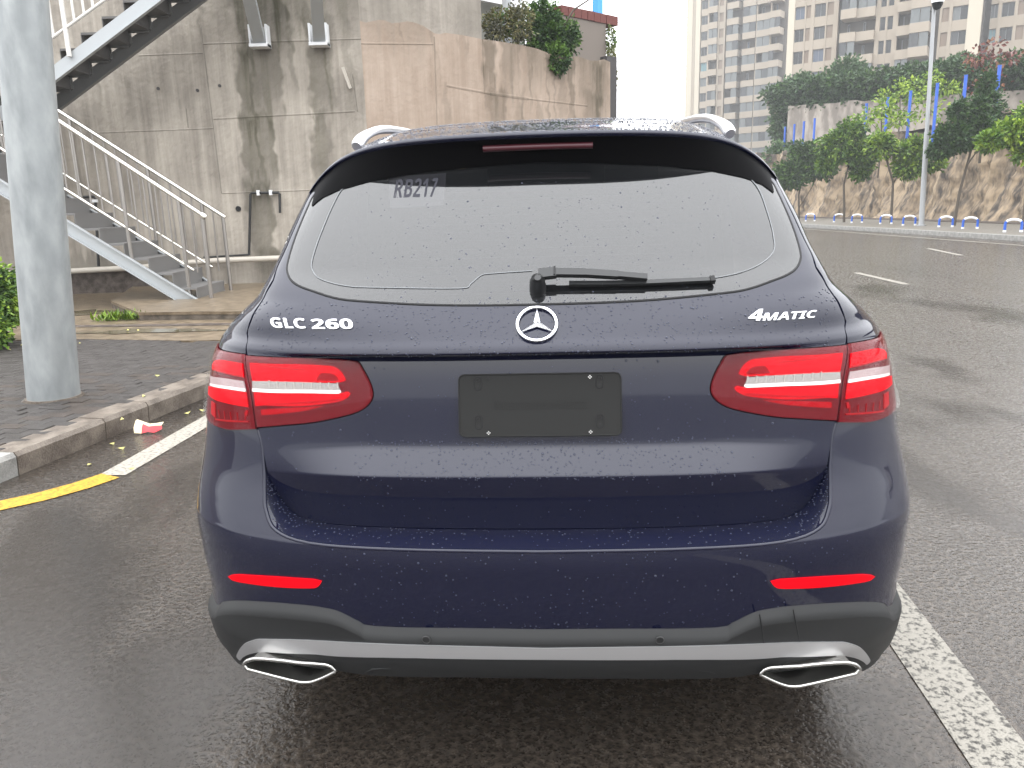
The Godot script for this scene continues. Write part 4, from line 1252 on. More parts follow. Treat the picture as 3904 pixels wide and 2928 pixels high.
	var ledge := PackedVector2Array([Vector2(-5.0157, -10.3884), Vector2(-4.2549, -10.3233), Vector2(-3.3220, -10.1363), Vector2(-2.2, -10.0), Vector2(-0.6, -14.4), Vector2(-7.0, -14.4), Vector2(-6.2, -12.0)])
	obj("concrete_step_edge", S.new().slab(ledge, 0.05, 0.255), M.step_edge, null, "structure")
	var inset: PackedVector2Array = Geometry2D.offset_polygon(ledge, 0.01)[0]
	obj("concrete_step", S.new().slab(inset, 0.225, 0.265), M.concrete_floor, null, "structure")
	# puddles
	var wet := mat("puddle", lin(0.10, 0.085, 0.05), 0.06, 0.0, 0.5)
	obj("puddle", flat(blot_poly(Vector2(-4.5, -9.35), 0.9, 0.16, 5), WALK + 0.012), wet, null, "structure")
	obj("puddle", flat(blot_poly(Vector2(-6.6, -11.4), 0.9, 0.35, 8), WALK + 0.012), wet, null, "structure")
	# far pavement with its kerb
	var fk := PackedVector2Array([Vector2(16.3, -5), Vector2(16.35, -22), Vector2(16.3, -33), Vector2(16.0, -41), Vector2(15.2, -52), Vector2(13.2, -66), Vector2(9.0, -84)])
	var fp := strip(fk, 0.0, 16.0)
	obj("far_pavement", S.new().slab(fp, 0.0, WALK), M.far_pavement, null, "structure")
	obj("far_kerb", S.new().slab(strip(fk, -0.18, 0.0), 0.0, WALK + 0.012), M.kerb_new, null, "structure")

func kerb_x(z: float) -> float:
	for k in kerb.size() - 1:
		if z <= kerb[k].y and z >= kerb[k + 1].y: return lerpf(kerb[k].x, kerb[k + 1].x, (z - kerb[k].y) / (kerb[k + 1].y - kerb[k].y))
	return kerb[0].x

func along_kerb(d: float) -> Vector2:
	for k in kerb.size() - 1:
		var l := kerb[k].distance_to(kerb[k + 1])
		if d <= l: return kerb[k].lerp(kerb[k + 1], d / l)
		d -= l
	return kerb[-1]

func blot_poly(c: Vector2, rx: float, ry: float, sd: int) -> PackedVector2Array:
	var f := noise(FastNoiseLite.TYPE_SIMPLEX_SMOOTH, 0.8, 3, sd)
	var p := PackedVector2Array()
	for k in 28:
		var a := TAU * k / 28
		var r := 1.0 + 0.9 * f.get_noise_2d(cos(a) * 1.5, sin(a) * 1.5)
		p.append(c + Vector2(cos(a) * rx, sin(a) * ry) * r)
	return p

func build_pavers() -> void:
	# running bond, long side across the walk; the rows follow the kerb
	var dir := (kerb[2] - kerb[1]).normalized()
	var nrm2 := Vector2(dir.y, -dir.x)
	if nrm2.x > 0: nrm2 = -nrm2
	var o := kerb[1] - dir * 3.0 + nrm2 * 0.235
	var variants := []
	for k in 4:
		var s := S.new()
		var l := 0.0988; var w := 0.0490
		var h := 0.004 + 0.0015 * k
		var ring0 := [Vector3(-w, -0.05, -l), Vector3(w, -0.05, -l), Vector3(w, -0.05, l), Vector3(-w, -0.05, l)]
		var ring1 := [Vector3(-w, h - 0.004, -l), Vector3(w, h - 0.004, -l), Vector3(w, h - 0.004, l), Vector3(-w, h - 0.004, l)]
		var b := 0.005
		var ring2 := [Vector3(-w + b, h, -l + b), Vector3(w - b, h, -l + b), Vector3(w - b, h, l - b), Vector3(-w + b, h, l - b)]
		for j in 4:
			var i := (j + 1) % 4
			s.quad(ring0[i], ring0[j], ring1[j], ring1[i]); s.quad(ring1[i], ring1[j], ring2[j], ring2[i])
		s.quad(ring2[3], ring2[2], ring2[1], ring2[0])
		variants.append(s.mesh())
	var spots := []
	for i in range(0, 95):
		for j in range(-2, 40):
			var a := i * 0.1 + 0.05
			var b2 := (j + (0.5 if i % 2 else 0.0)) * 0.2 + 0.1
			var p := o + dir * a + nrm2 * b2
			if p.x > kerb_x(p.y) - 0.235: continue
			if p.y < -8.93 + 0.10 * (p.x + 5.2) * (1.0 if p.x > -5.2 else 0.0) * 0.0 - 0.0 or p.y > -3.4 or p.x < -9.5: continue
			if p.y < -8.5 and p.x > -3.7: continue
			spots.append([p, p.length()])
	spots.sort_custom(func(u, v): return u[1] < v[1])
	var walk := Node3D.new(); walk.name = "pavement"; add_child(walk, true); walk.set_meta("kind", "structure")
	var turn := atan2(-dir.x, -dir.y)
	var rest := []
	var shown := 0
	for e in spots:
		var p: Vector2 = e[0]
		var tilt := Basis(Vector3.UP, turn + PI / 2) * Basis(Vector3.RIGHT, rng.randfn(0, 0.012)) * Basis(Vector3.BACK, rng.randfn(0, 0.018))
		tilt = Basis(Vector3.UP, turn) * Basis(Vector3.RIGHT, rng.randfn(0, 0.009)) * Basis(Vector3.BACK, rng.randfn(0, 0.009)) * Basis(Vector3.UP, PI / 2)
		var tr := Transform3D(tilt, Vector3(p.x, WALK - 0.006 + rng.randfn(0, 0.0012), p.y))
		if shown < 290 and p.y < -4.6 and p.x > -8.0:
			var b := obj("paver", variants[rng.randi() % 4], M.paver if rng.randf() < 0.7 else M.paver_warm, walk)
			b.transform = tr
			shown += 1
		else: rest.append(tr)
	var mm := MultiMesh.new()
	mm.transform_format = MultiMesh.TRANSFORM_3D
	mm.mesh = variants[1]; mm.instance_count = rest.size()
	for k in rest.size(): mm.set_instance_transform(k, rest[k])
	var mi := MultiMeshInstance3D.new()
	mi.name = "more_pavers"; mi.multimesh = mm; mi.material_override = M.paver; mi.set_meta("kind", "stuff")
	walk.add_child(mi, true)

func face_mat(called: String, ims: Array, extent: Vector2, strength: float) -> StandardMaterial3D:
	var m := mat(called, Color.WHITE, 0.85)
	m.albedo_texture = tex(ims[0]); m.normal_enabled = true; m.normal_texture = bumps(ims[1], strength)
	m.uv1_scale = Vector3(1.0 / extent.x, -1.0 / extent.y, 1); m.uv1_offset = Vector3(0, 1, 0)
	return m

func face(s: S, poly: PackedVector2Array, o: Vector3, x: Vector3, y: Vector3) -> S:      # flat face with coordinates in metres
	var nn := x.cross(y).normalized()
	var ix := Geometry2D.triangulate_polygon(poly)
	for k in range(0, ix.size(), 3):
		var a := poly[ix[k]]; var b := poly[ix[k + 1]]; var c := poly[ix[k + 2]]
		if (b - a).cross(c - a) < 0:
			var q := b; b = c; c = q
		for t in [a, c, b]: s.vert(o + x * t.x + y * t.y, nn, t)
	return s

func build_walls() -> void:
	# grey cast wall behind the stairs
	var ext := Vector2(11.52, 7.4)
	var ims := stained_wall(Vector2i(1152, 740), Color(0.22, 0.195, 0.165), Color(0.41, 0.37, 0.315),
		[[9.31, 10.25, 4.32, 5.60, 0.60, 0.07], [9.25, 10.05, 3.23, 4.41, 0.60, 0.05], [9.22, 9.84, 2.04, 3.29, 0.58, 0.04], [9.20, 9.66, 0.35, 2.10, 0.60, 0.04], [9.48, 9.57, 2.20, 4.40, 0.35, 0.02], [10.57, 10.98, 3.28, 4.90, 0.50, 0.05], [10.51, 10.81, 2.00, 3.29, 0.50, 0.04], [10.20, 10.30, 3.77, 4.69, 0.35, 0.03], [8.79, 11.75, 4.88, 6.34, 0.48, 0.40], [8.71, 8.77, 4.50, 5.03, 0.40, 0.03], [10.82, 10.87, 3.28, 4.67, 0.30, 0.02], [11.20, 11.34, 3.12, 4.96, 0.25, 0.03], [6.71, 6.80, 3.59, 3.94, 0.35, 0.05], [9.31, 9.65, -0.00, 0.86, 0.30, 0.10], [5.39, 8.08, 0.11, 0.84, 0.35, 0.20], [7.21, 7.33, 3.38, 3.85, 0.30, 0.03], [10.52, 10.60, 4.30, 5.13, 0.35, 0.03], [10.02, 10.24, 4.62, 5.44, 0.30, 0.03]],
		[[6.56, 3.02, 8.73, 3.04, 0.007], [8.77, 3.20, 11.30, 3.26, 0.009], [7.57, 4.30, 8.69, 4.31, 0.006], [8.74, 4.46, 11.51, 4.47, 0.008], [8.77, 1.90, 11.46, 1.92, 0.006], [8.72, 4.73, 8.76, 1.91, 0.006], [11.32, 3.89, 11.36, 3.27, 0.007], [8.29, 3.39, 8.29, 3.07, 0.006]], ext, 3)
	var wm := face_mat("cast_wall", ims, ext, 2.5)
	var w := thing("retaining_wall", "stained grey cast concrete wall standing behind the steel staircase", "wall", Vector3(-14, 0, -14.6))
	var fs := S.new()
	face(fs, PackedVector2Array([Vector2(0, 0), Vector2(11.51, 0), Vector2(11.51, 7.4), Vector2(0, 7.4)]), Vector3.ZERO, Vector3.RIGHT, Vector3.UP)
	obj("wall_face", fs, wm, w)
	obj("wall_core", S.new().box(Vector3(5.5, 3.7, -0.26), Vector3(11.0, 7.4, 0.5)), M.rough_grey, w)
	obj("wall_plinth", S.new().box(Vector3(5.3, 0.34, 0.05), Vector3(4.4, 0.44, 0.14)), M.dark_earth, w)
	# tie holes
	for h in [Vector3(-6.158, 3.745, -14.580), Vector3(-5.462, 3.695, -14.580), Vector3(-5.058, 3.762, -14.580)]:
		obj("tie_hole", S.new().tube([h - w.position - Vector3(0, 0, 0.02), h - w.position], [0.028], 8), M.dark_stone, w)
	var dh := Vector3(-4.956, 1.619, -14.580)
	obj("drain_hole", S.new().tube([dh - w.position - Vector3(0, 0, 0.02), dh - w.position + Vector3(0, 0, 0.002)], [0.05], 12), M.gap_black, w)
	# pinkish rendered wall running back to the right
	var px := Vector3(0.7494, 0, -0.6622); var pz := Vector3(0.6622, 0, 0.7494)
	var o := Vector3(-2.49, 0, -14.6)
	var top := PackedVector2Array([Vector2(0.0018, 4.7675), Vector2(0.1223, 4.7522), Vector2(0.2486, 4.7905), Vector2(0.3958, 4.8317), Vector2(0.5325, 4.8411), Vector2(0.6680, 4.8115), Vector2(0.8297, 4.8391), Vector2(1.0154, 4.8856), Vector2(1.1903, 4.8834), Vector2(1.3765, 4.8502), Vector2(1.6157, 4.7492), Vector2(1.7461, 4.7478), Vector2(1.8804, 4.7879), Vector2(2.3089, 4.7954), Vector2(2.7524, 4.7774), Vector2(3.1157, 4.7829), Vector2(3.5154, 4.7825), Vector2(3.9024, 4.7793), Vector2(4.3012, 4.7576), Vector2(4.7123, 4.6886), Vector2(5.0668, 4.6766), Vector2(5.5809, 4.7267), Vector2(5.9596, 4.6757), Vector2(6.1925, 4.6977), Vector2(6.4295, 4.7499), Vector2(6.6380, 4.7097)])
	var poly := PackedVector2Array([Vector2(0, 0)])
	poly.append_array(top)
	poly.append(Vector2(top[-1].x + 0.03, 0.0))
	var ext2 := Vector2(6.75, 4.9)
	var ims2 := stained_wall(Vector2i(1000, 726), Color(0.27, 0.205, 0.155), Color(0.37, 0.295, 0.235),
		[[2.78, 3.13, 3.86, 4.86, 0.45, 0.06], [2.92, 3.44, 2.88, 3.82, 0.42, 0.06], [3.29, 3.58, 3.76, 4.82, 0.45, 0.05], [3.52, 4.30, 4.54, 4.88, 0.40, 0.12], [4.30, 5.43, 4.34, 4.92, 0.35, 0.08], [4.05, 4.13, 3.58, 4.61, 0.30, 0.03], [4.54, 4.60, 3.32, 4.65, 0.30, 0.03], [4.79, 4.85, 3.34, 4.58, 0.25, 0.03], [5.26, 5.44, 3.36, 4.73, 0.48, 0.05], [5.58, 6.61, 3.67, 4.77, 0.42, 0.15], [5.75, 6.35, 2.98, 4.02, 0.38, 0.10], [1.64, 1.65, 3.09, 4.76, 0.30, 0.04], [-0.01, -0.10, 2.78, 4.66, 0.40, 0.05], [3.81, 3.91, 3.01, 3.90, 0.25, 0.04], [0.01, 1.58, 4.54, 5.01, 0.25, 0.30], [0.81, 0.86, 4.35, 4.84, 0.25, 0.02], [1.54, 1.65, 4.51, 4.89, 0.35, 0.05], [2.80, 3.15, 3.75, 4.79, 0.22, 0.05], [3.57, 3.82, 3.92, 4.85, 0.25, 0.04], [3.88, 4.30, 3.85, 4.81, 0.22, 0.05], [4.92, 5.21, 3.44, 4.73, 0.25, 0.04], [2.80, 2.97, 3.15, 3.74, 0.30, 0.04], [3.28, 3.42, 2.99, 3.77, 0.30, 0.04], [3.60, 3.91, 2.91, 3.74, 0.25, 0.06], [4.27, 4.47, 2.93, 3.75, 0.25, 0.04], [6.11, 6.35, 2.99, 4.67, 0.30, 0.05], [5.43, 6.64, 4.49, 4.85, 0.35, 0.10], [1.80, 1.91, 2.84, 3.80, 0.25, 0.04], [2.19, 2.41, 4.41, 4.77, 0.18, 0.04], [0.53, 0.53, 3.13, 4.42, 0.18, 0.03]],
		[[1.87, 3.83, 2.97, 3.76, 0.015], [2.97, 3.76, 4.00, 3.73, 0.020], [4.00, 3.73, 5.84, 3.70, 0.012], [-0.03, 4.39, 1.57, 4.55, 0.010], [1.61, 4.68, 1.58, 3.10, 0.012], [2.80, 4.77, 2.80, 3.77, 0.010]], ext2, 13)
	var pm := face_mat("render_wall", ims2, ext2, 2.5)
	var pw := thing("rendered_wall", "pinkish rendered wall with brown runs, behind the roof of the car", "wall", o)
	var pf := S.new()
	face(pf, poly, Vector3.ZERO, px, Vector3.UP)
	obj("wall_face", pf, pm, pw)
	obj("wall_core", S.new().prism(poly, -pz * 0.36, px, Vector3.UP, 0.355), M.rough_grey, pw)
	# grey upper wall set back above it
	var up := PackedVector2Array([Vector2(-0.02, 4.3), Vector2(2.818, 4.3), Vector2(2.842, 7.4), Vector2(-0.02, 7.4)])
	var ext3 := Vector2(3.2, 7.4)
	var ims3 := stained_wall(Vector2i(320, 740), Color(0.22, 0.195, 0.165), Color(0.345, 0.31, 0.265), [[0.2, 1.4, 4.4, 6.9, 0.22, 0.3], [2.2, 2.9, 4.4, 6.0, 0.2, 0.2]], [[0.0, 6.1, 2.9, 6.1, 0.01]], ext3, 31)
	var uw := thing("upper_wall", "plain grey concrete wall set above the pinkish rendered wall", "wall", o - pz * 0.045)
	var uf := S.new()
	face(uf, up, Vector3.ZERO, px, Vector3.UP)
	obj("wall_face", uf, face_mat("upper_face", ims3, ext3, 2.0), uw)
	obj("wall_core", S.new().prism(up, -pz * 0.36, px, Vector3.UP, 0.355), M.rough_grey, uw)

func build_stairs() -> void:
	var zn := -11.95; var zf := -13.15
	var a := Vector3(-4.723, 0.182, -11.950); var b := Vector3(-6.733, 1.560, -11.950)
	var dir := (b - a).normalized()
	var t := thing("steel_staircase", "galvanised steel staircase with stainless handrails against the grey wall", "staircase", Vector3.ZERO)
	var up := Vector3(-dir.y, dir.x, 0)
	if up.y < 0: up = -up
	var foot := a - up * 0.09
	var head := foot + dir * 5.9
	for z in [zn, zf]:
		var st := S.new()
		var q := Vector3(0, 0, z - foot.z)
		st.bar(foot + q, head + q, 0.018, 0.19, up)
		st.bar(foot + q + up * 0.09 + Vector3(0, 0, 0.035), head + q + up * 0.09 + Vector3(0, 0, 0.035), 0.075, 0.012, up)
		st.bar(foot + q - up * 0.09 + Vector3(0, 0, 0.035), head + q - up * 0.09 + Vector3(0, 0, 0.035), 0.075, 0.012, up)
		obj("stringer", st, M.stair_steel, t)
	var rise := 0.235
	var run := rise / (dir.y / -dir.x)
	for k in 11:
		var x := a.x - 0.12 - run * k; var y := a.y + 0.0 + rise * (k + 1)
		obj("tread", S.new().box(Vector3(x - run / 2, y, (zn + zf) / 2), Vector3(run + 0.02, 0.03, zn - zf - 0.03)), M.tread_plate, t)
		obj("riser", S.new().box(Vector3(x, y - rise / 2, (zn + zf) / 2), Vector3(0.012, rise - 0.03, zn - zf - 0.03)), M.tread_plate, t)
	# lower flight handrails
	var rails := [[Vector3(-4.620, 1.514, -12.000), Vector3(-6.687, 3.009, -12.000), Vector3(-4.860, 0.696, -12.000), Vector3(-6.755, 2.037, -12.000)], [Vector3(-4.718, 1.488, -13.150), Vector3(-7.324, 3.315, -13.150), Vector3(-5.007, 0.662, -13.150), Vector3(-7.379, 2.322, -13.150)]]
	for i in 2:
		var r: Array = rails[i]
		var d: Vector3 = (r[1] - r[0]).normalized()
		var dl: Vector3 = (r[3] - r[2]).normalized()
		var top0: Vector3 = r[0]
		obj("handrail", S.new().tube([top0 - d * 0.02, top0 + d * 5.4], [0.031], 12), M.stainless, t)
		obj("lower_rail", S.new().tube([r[2], r[2] + dl * 5.4], [0.019], 10), M.stainless, t)
		if i == 0:
			obj("rail_knob", S.new().tube([top0 - d * 0.045, top0 - d * 0.04, top0 - d * 0.01, top0 + d * 0.03, top0 + d * 0.035], [0.02, 0.045, 0.052, 0.045, 0.02], 14), M.stainless, t)
		var at := func(x: float, lower: bool) -> Vector3:
			return (r[2] + dl * ((x - r[2].x) / dl.x)) if lower else (top0 + d * ((x - top0.x) / d.x))
		# posts and balusters
		var x: float = top0.x - 0.02
		var k := 0
		while x > top0.x - 4.6:
			var hi: Vector3 = at.call(x, false)
			var post := k % 7 == 0 or k == 2
			var lo_y: float = (at.call(x, true) as Vector3).y + 0.005
			if post: lo_y = a.y + (-(x - a.x)) * (dir.y / -dir.x) - 0.06
			if post and k <= 0: lo_y = 0.17 if i == 0 else 0.24
			obj("rail_post" if post else "baluster", S.new().tube([Vector3(x, lo_y, hi.z), Vector3(x, hi.y, hi.z)], [0.030 if post else 0.0125], 10), M.stainless_dull, t)
			x -= 0.165
			k += 1
	# upper flight, going up to the right against the wall
	var u0 := Vector3(-7.341, 3.745, -13.250); var u1 := Vector3(-5.533, 4.859, -13.250)
	var v0 := Vector3(-7.828, 3.456, -14.200); var v1 := Vector3(-5.014, 5.074, -14.200)
	var ud := (u1 - u0).normalized()
	var ul := thing("upper_stair_flight", "steel stair flight seen from below, rising to the right along the grey wall", "staircase", Vector3.ZERO)
	var un := Vector3(-ud.y, ud.x, 0)
	obj("stringer", S.new().bar(u0 - ud * 3.0, u1 + ud * 2.4, 0.014, 0.20, un).bar(u0 - ud * 3.0 - un * 0.10, u1 + ud * 2.4 - un * 0.10, 0.08, 0.012, un), M.stair_steel, ul)
	var vd := (v1 - v0).normalized()
	obj("stringer", S.new().bar(v0 - ud * 3.0, v0 + ud * 6.4, 0.014, 0.24, un).bar(v0 - ud * 3.0 - un * 0.12 + Vector3(0, 0, 0.04), v0 + ud * 6.4 - un * 0.12 + Vector3(0, 0, 0.04), 0.09, 0.012, un), M.stair_mid, ul)
	var srun := 0.37
	var srise := srun * ud.y / ud.x
	var sx := -7.093394489392599
	var sy := 4.170303071969004
	for k in range(-6, 13):
		var x := sx + srun * k; var y := sy + srise * k
		obj("tread", S.new().box(Vector3(x + srun / 2, y, -13.725), Vector3(srun, 0.035, 0.92)), M.stair_dark, ul)
		obj("riser", S.new().box(Vector3(x, y - srise / 2, -13.725), Vector3(0.012, srise - 0.03, 0.92)), M.stair_dark, ul)
		obj("step_angle", S.new().box(Vector3(x + srun / 2 - 0.01, y - 0.04, -14.12), Vector3(srun, 0.03, 0.03)).box(Vector3(x + 0.03, y - srise / 2, -14.12), Vector3(0.035, srise, 0.03)), M.stair_mid, ul)
	var l0 := Vector3(-7.279, 4.262, -13.200); var l1 := Vector3(-6.239, 4.866, -13.200)
	var ld := (l1 - l0).normalized()
	obj("lower_rail", S.new().tube([l0 - ld * 2.0, l1 + ld * 2.5], [0.024], 10), M.white_steel, ul)
	obj("handrail", S.new().tube([l0 - ld * 2.0 + Vector3(0, 1.0, 0), l1 + ld * 2.5 + Vector3(0, 1.0, 0)], [0.03], 10), M.white_steel, ul)
	var j := 0
	for e in [[91, 0.021], [113, 0.021], [141, 0.037], [163, 0.021], [186, 0.021], [207, 0.021]]:
		var x: float = -7.2857320740793154 + (e[0] - 91) * 0.007315130182136732
		var y: float = l0.y + (x - l0.x) * ld.y / ld.x
		obj("rail_post" if e[1] > 0.03 else "baluster", S.new().tube([Vector3(x, y - (0.42 if e[1] > 0.03 else 0.0), -13.2), Vector3(x, y + 1.0, -13.2)], [e[1]], 10), M.white_steel, ul)
	# the landing that joins the flights
	var ld2 := thing("stair_landing", "steel landing plate that joins the two stair flights beyond the grey pole", "landing", Vector3.ZERO)
	obj("landing_plate", S.new().box(Vector3(head.x - 0.9, head.y + 0.08, -13.1), Vector3(1.8, 0.05, 2.35)), M.tread_plate, ld2)
	for z in [-12.1, -14.1]: obj("landing_leg", S.new().box(Vector3(head.x - 1.5, head.y / 2 + 0.05, z), Vector3(0.12, head.y, 0.12)), M.stair_steel, ld2)

func build_wall_fittings() -> void:
	# two brackets with struts
	var n := 0
	for e in [[Vector3(-4.229, 4.529, -14.500), Vector3(-4.100, 4.971, -13.700)], [Vector3(-3.192, 4.524, -14.500), Vector3(-3.012, 5.040, -13.700)]]:
		var c: Vector3 = e[0]
		var b := thing("wall_bracket", ["white steel shoe with a grey strut, nearer the staircase, bolted to the grey wall", "white steel shoe with a grey strut, nearer the rendered wall, bolted to the grey wall"][n], "bracket", c, 0.0, "strut shoes on the wall")
		obj("back_plate", S.new().box(Vector3(0, 0, -0.085), Vector3(0.32, 0.36, 0.02)), M.bracket_grey, b)
		obj("base_plate", S.new().box(Vector3(0, -0.16, 0.05), Vector3(0.32, 0.05, 0.25)), M.bracket_white, b)
		for s in [-1, 1]: obj("cheek_plate", S.new().box(Vector3(0.145 * s, 0.0, 0.04), Vector3(0.03, 0.36, 0.20)), M.bracket_white, b)
		obj("strut", S.new().bar(Vector3(0, -0.12, 0.05), e[1] - c + (e[1] - c).normalized() * 1.2, 0.2, 0.12), M.stair_steel, b)
		n += 1
	# black pipe frame with two white clips
	var p := thing("black_pipe", "thin black pipe bent into a gate shape on the wet stain of the grey wall", "pipe", Vector3.ZERO)
	obj("pipe_run", S.new().tube([Vector3(-4.824, 0.775, -14.520), Vector3(-4.684, 1.868, -14.520), Vector3(-4.656, 1.892, -14.520), Vector3(-4.165, 1.886, -14.520), Vector3(-4.151, 1.861, -14.520), Vector3(-4.175, 1.522, -14.520)], [0.024], 8), M.black_pipe, p)
	obj("pipe_run", S.new().tube([Vector3(-4.823, 0.783, -14.520), Vector3(-5.671, 0.756, -14.520)], [0.018], 8), M.black_pipe, p)
	for q in [Vector3(-4.531, 1.892, -14.500), Vector3(-4.303, 1.890, -14.500)]: obj("pipe_clip", S.new().box(q, Vector3(0.045, 0.09, 0.07)), M.bracket_white, p)
	var d := thing("drain_pipe", "thin dark downpipe half hidden behind the stair treads", "pipe", Vector3.ZERO)
	obj("pipe_run", S.new().tube([Vector3(-7.744, 1.904, -14.500), Vector3(-7.532, 1.906, -14.500), Vector3(-7.513, 1.864, -14.500), Vector3(-7.634, 0.651, -14.500)], [0.026], 8), M.black_pipe, d)
	obj("pipe_clip", S.new().box(Vector3(-7.505, 1.831, -14.460), Vector3(0.09, 0.05, 0.05)), M.bracket_white, d)
	var wp := obj("water_pipe", S.new().tube([Vector3(-9.580, 0.572, -14.380), Vector3(-8.148, 0.582, -14.380), Vector3(-6.833, 0.612, -14.380), Vector3(-5.970, 0.672, -14.380), Vector3(-5.368, 0.697, -14.380), Vector3(-4.084, 0.712, -14.380), Vector3(-2.6, 0.74, -14.38)], [0.052], 10), M.pipe_white)
	tag(wp, "long pale pipe running along the foot of the grey wall", "pipe")
	var sk := obj("wooden_stick", S.new().bar(Vector3(-2.828, 3.998, -14.500), Vector3(-2.727, 3.649, -14.560), 0.05, 0.035, Vector3.BACK), M.pipe_white)
	tag(sk, "short pale stick leaning out of the grey wall near its corner", "stick")

# ------------------------------------------------------------------ plants
func leaves(s: S, blobs: Array, count: int, size: float, tones: Array) -> void:      # blobs: [centre, radii, share]; leaves lie mostly near the skin of each blob
	var f := noise(FastNoiseLite.TYPE_SIMPLEX_SMOOTH, 1.6, 2, rng.randi() % 1000)
	for b in blobs:
		for k in int(count * b[2] * 2.2):
			var d := Vector3(rng.randfn(0, 1), rng.randfn(0, 1), rng.randfn(0, 1)).normalized()
			var r := pow(rng.randf(), 0.45)
			var bump := 1.0 + 0.45 * f.get_noise_3dv(d * 1.4 + b[0])
			var p: Vector3 = b[0] + d * b[1] * r * bump
			if f.get_noise_3dv(p * 1.9) < -0.30: continue      # gaps
			var out := (d + Vector3(rng.randfn(0, 0.5), rng.randfn(0, 0.5) - 0.15, rng.randfn(0, 0.5))).normalized()
			var side := out.cross(Vector3(rng.randfn(0, 1), rng.randfn(0, 1), rng.randfn(0, 1))).normalized()
			var t := clampf(0.5 + 0.9 * f.get_noise_3dv(p * 1.3 + Vector3(9, 4, 2)) + rng.randfn(0, 0.16), 0, 0.999) * (tones.size() - 1)
			s.col = (tones[int(t)] as Color).lerp(tones[int(t) + 1], t - int(t))
			var l := size * rng.randf_range(0.7, 1.45)
			s.leaf(p, out, side, l, l * 0.62)
	s.col = Color.WHITE

const GREEN := [Color(0.032, 0.066, 0.016), Color(0.055, 0.112, 0.022), Color(0.095, 0.175, 0.030), Color(0.18, 0.27, 0.035)]
const LIME := [Color(0.07, 0.13, 0.02), Color(0.13, 0.22, 0.025), Color(0.22, 0.32, 0.03), Color(0.32, 0.42, 0.05)]
const DARK := [Color(0.026, 0.056, 0.021), Color(0.040, 0.082, 0.029), Color(0.060, 0.110, 0.038)]
const GREY := [Color(0.05, 0.09, 0.04), Color(0.075, 0.13, 0.055), Color(0.11, 0.175, 0.07)]

func tree(called: String, label: String, at: Vector3, trunk: Array, limbs: Array, blobs: Array, count: int, size: float, tones: Array, group: String, r0 := 0.07, low := 0.35) -> Node3D:
	if called == "street_tree":
		for b in blobs: b[1] *= 0.74; b[0].y -= low
	var t := thing(called, label, "tree", at, 0.0, group)
	var rad := []
	for k in trunk.size(): rad.append(lerpf(r0, r0 * 0.55, float(k) / (trunk.size() - 1)))
	obj("trunk", S.new().tube(trunk, rad, 9), M.bark_pale, t)
	for l in limbs:
		var rr := []
		for k in l.size(): rr.append(lerpf(r0 * 0.5, r0 * 0.15, float(k) / (l.size() - 1)))
		obj("limb", S.new().tube(l, rr, 7), M.bark_pale, t)
	var s := S.new()
	leaves(s, blobs, count, size, tones)
	obj("crown", s, M.foliage, t)
	return t

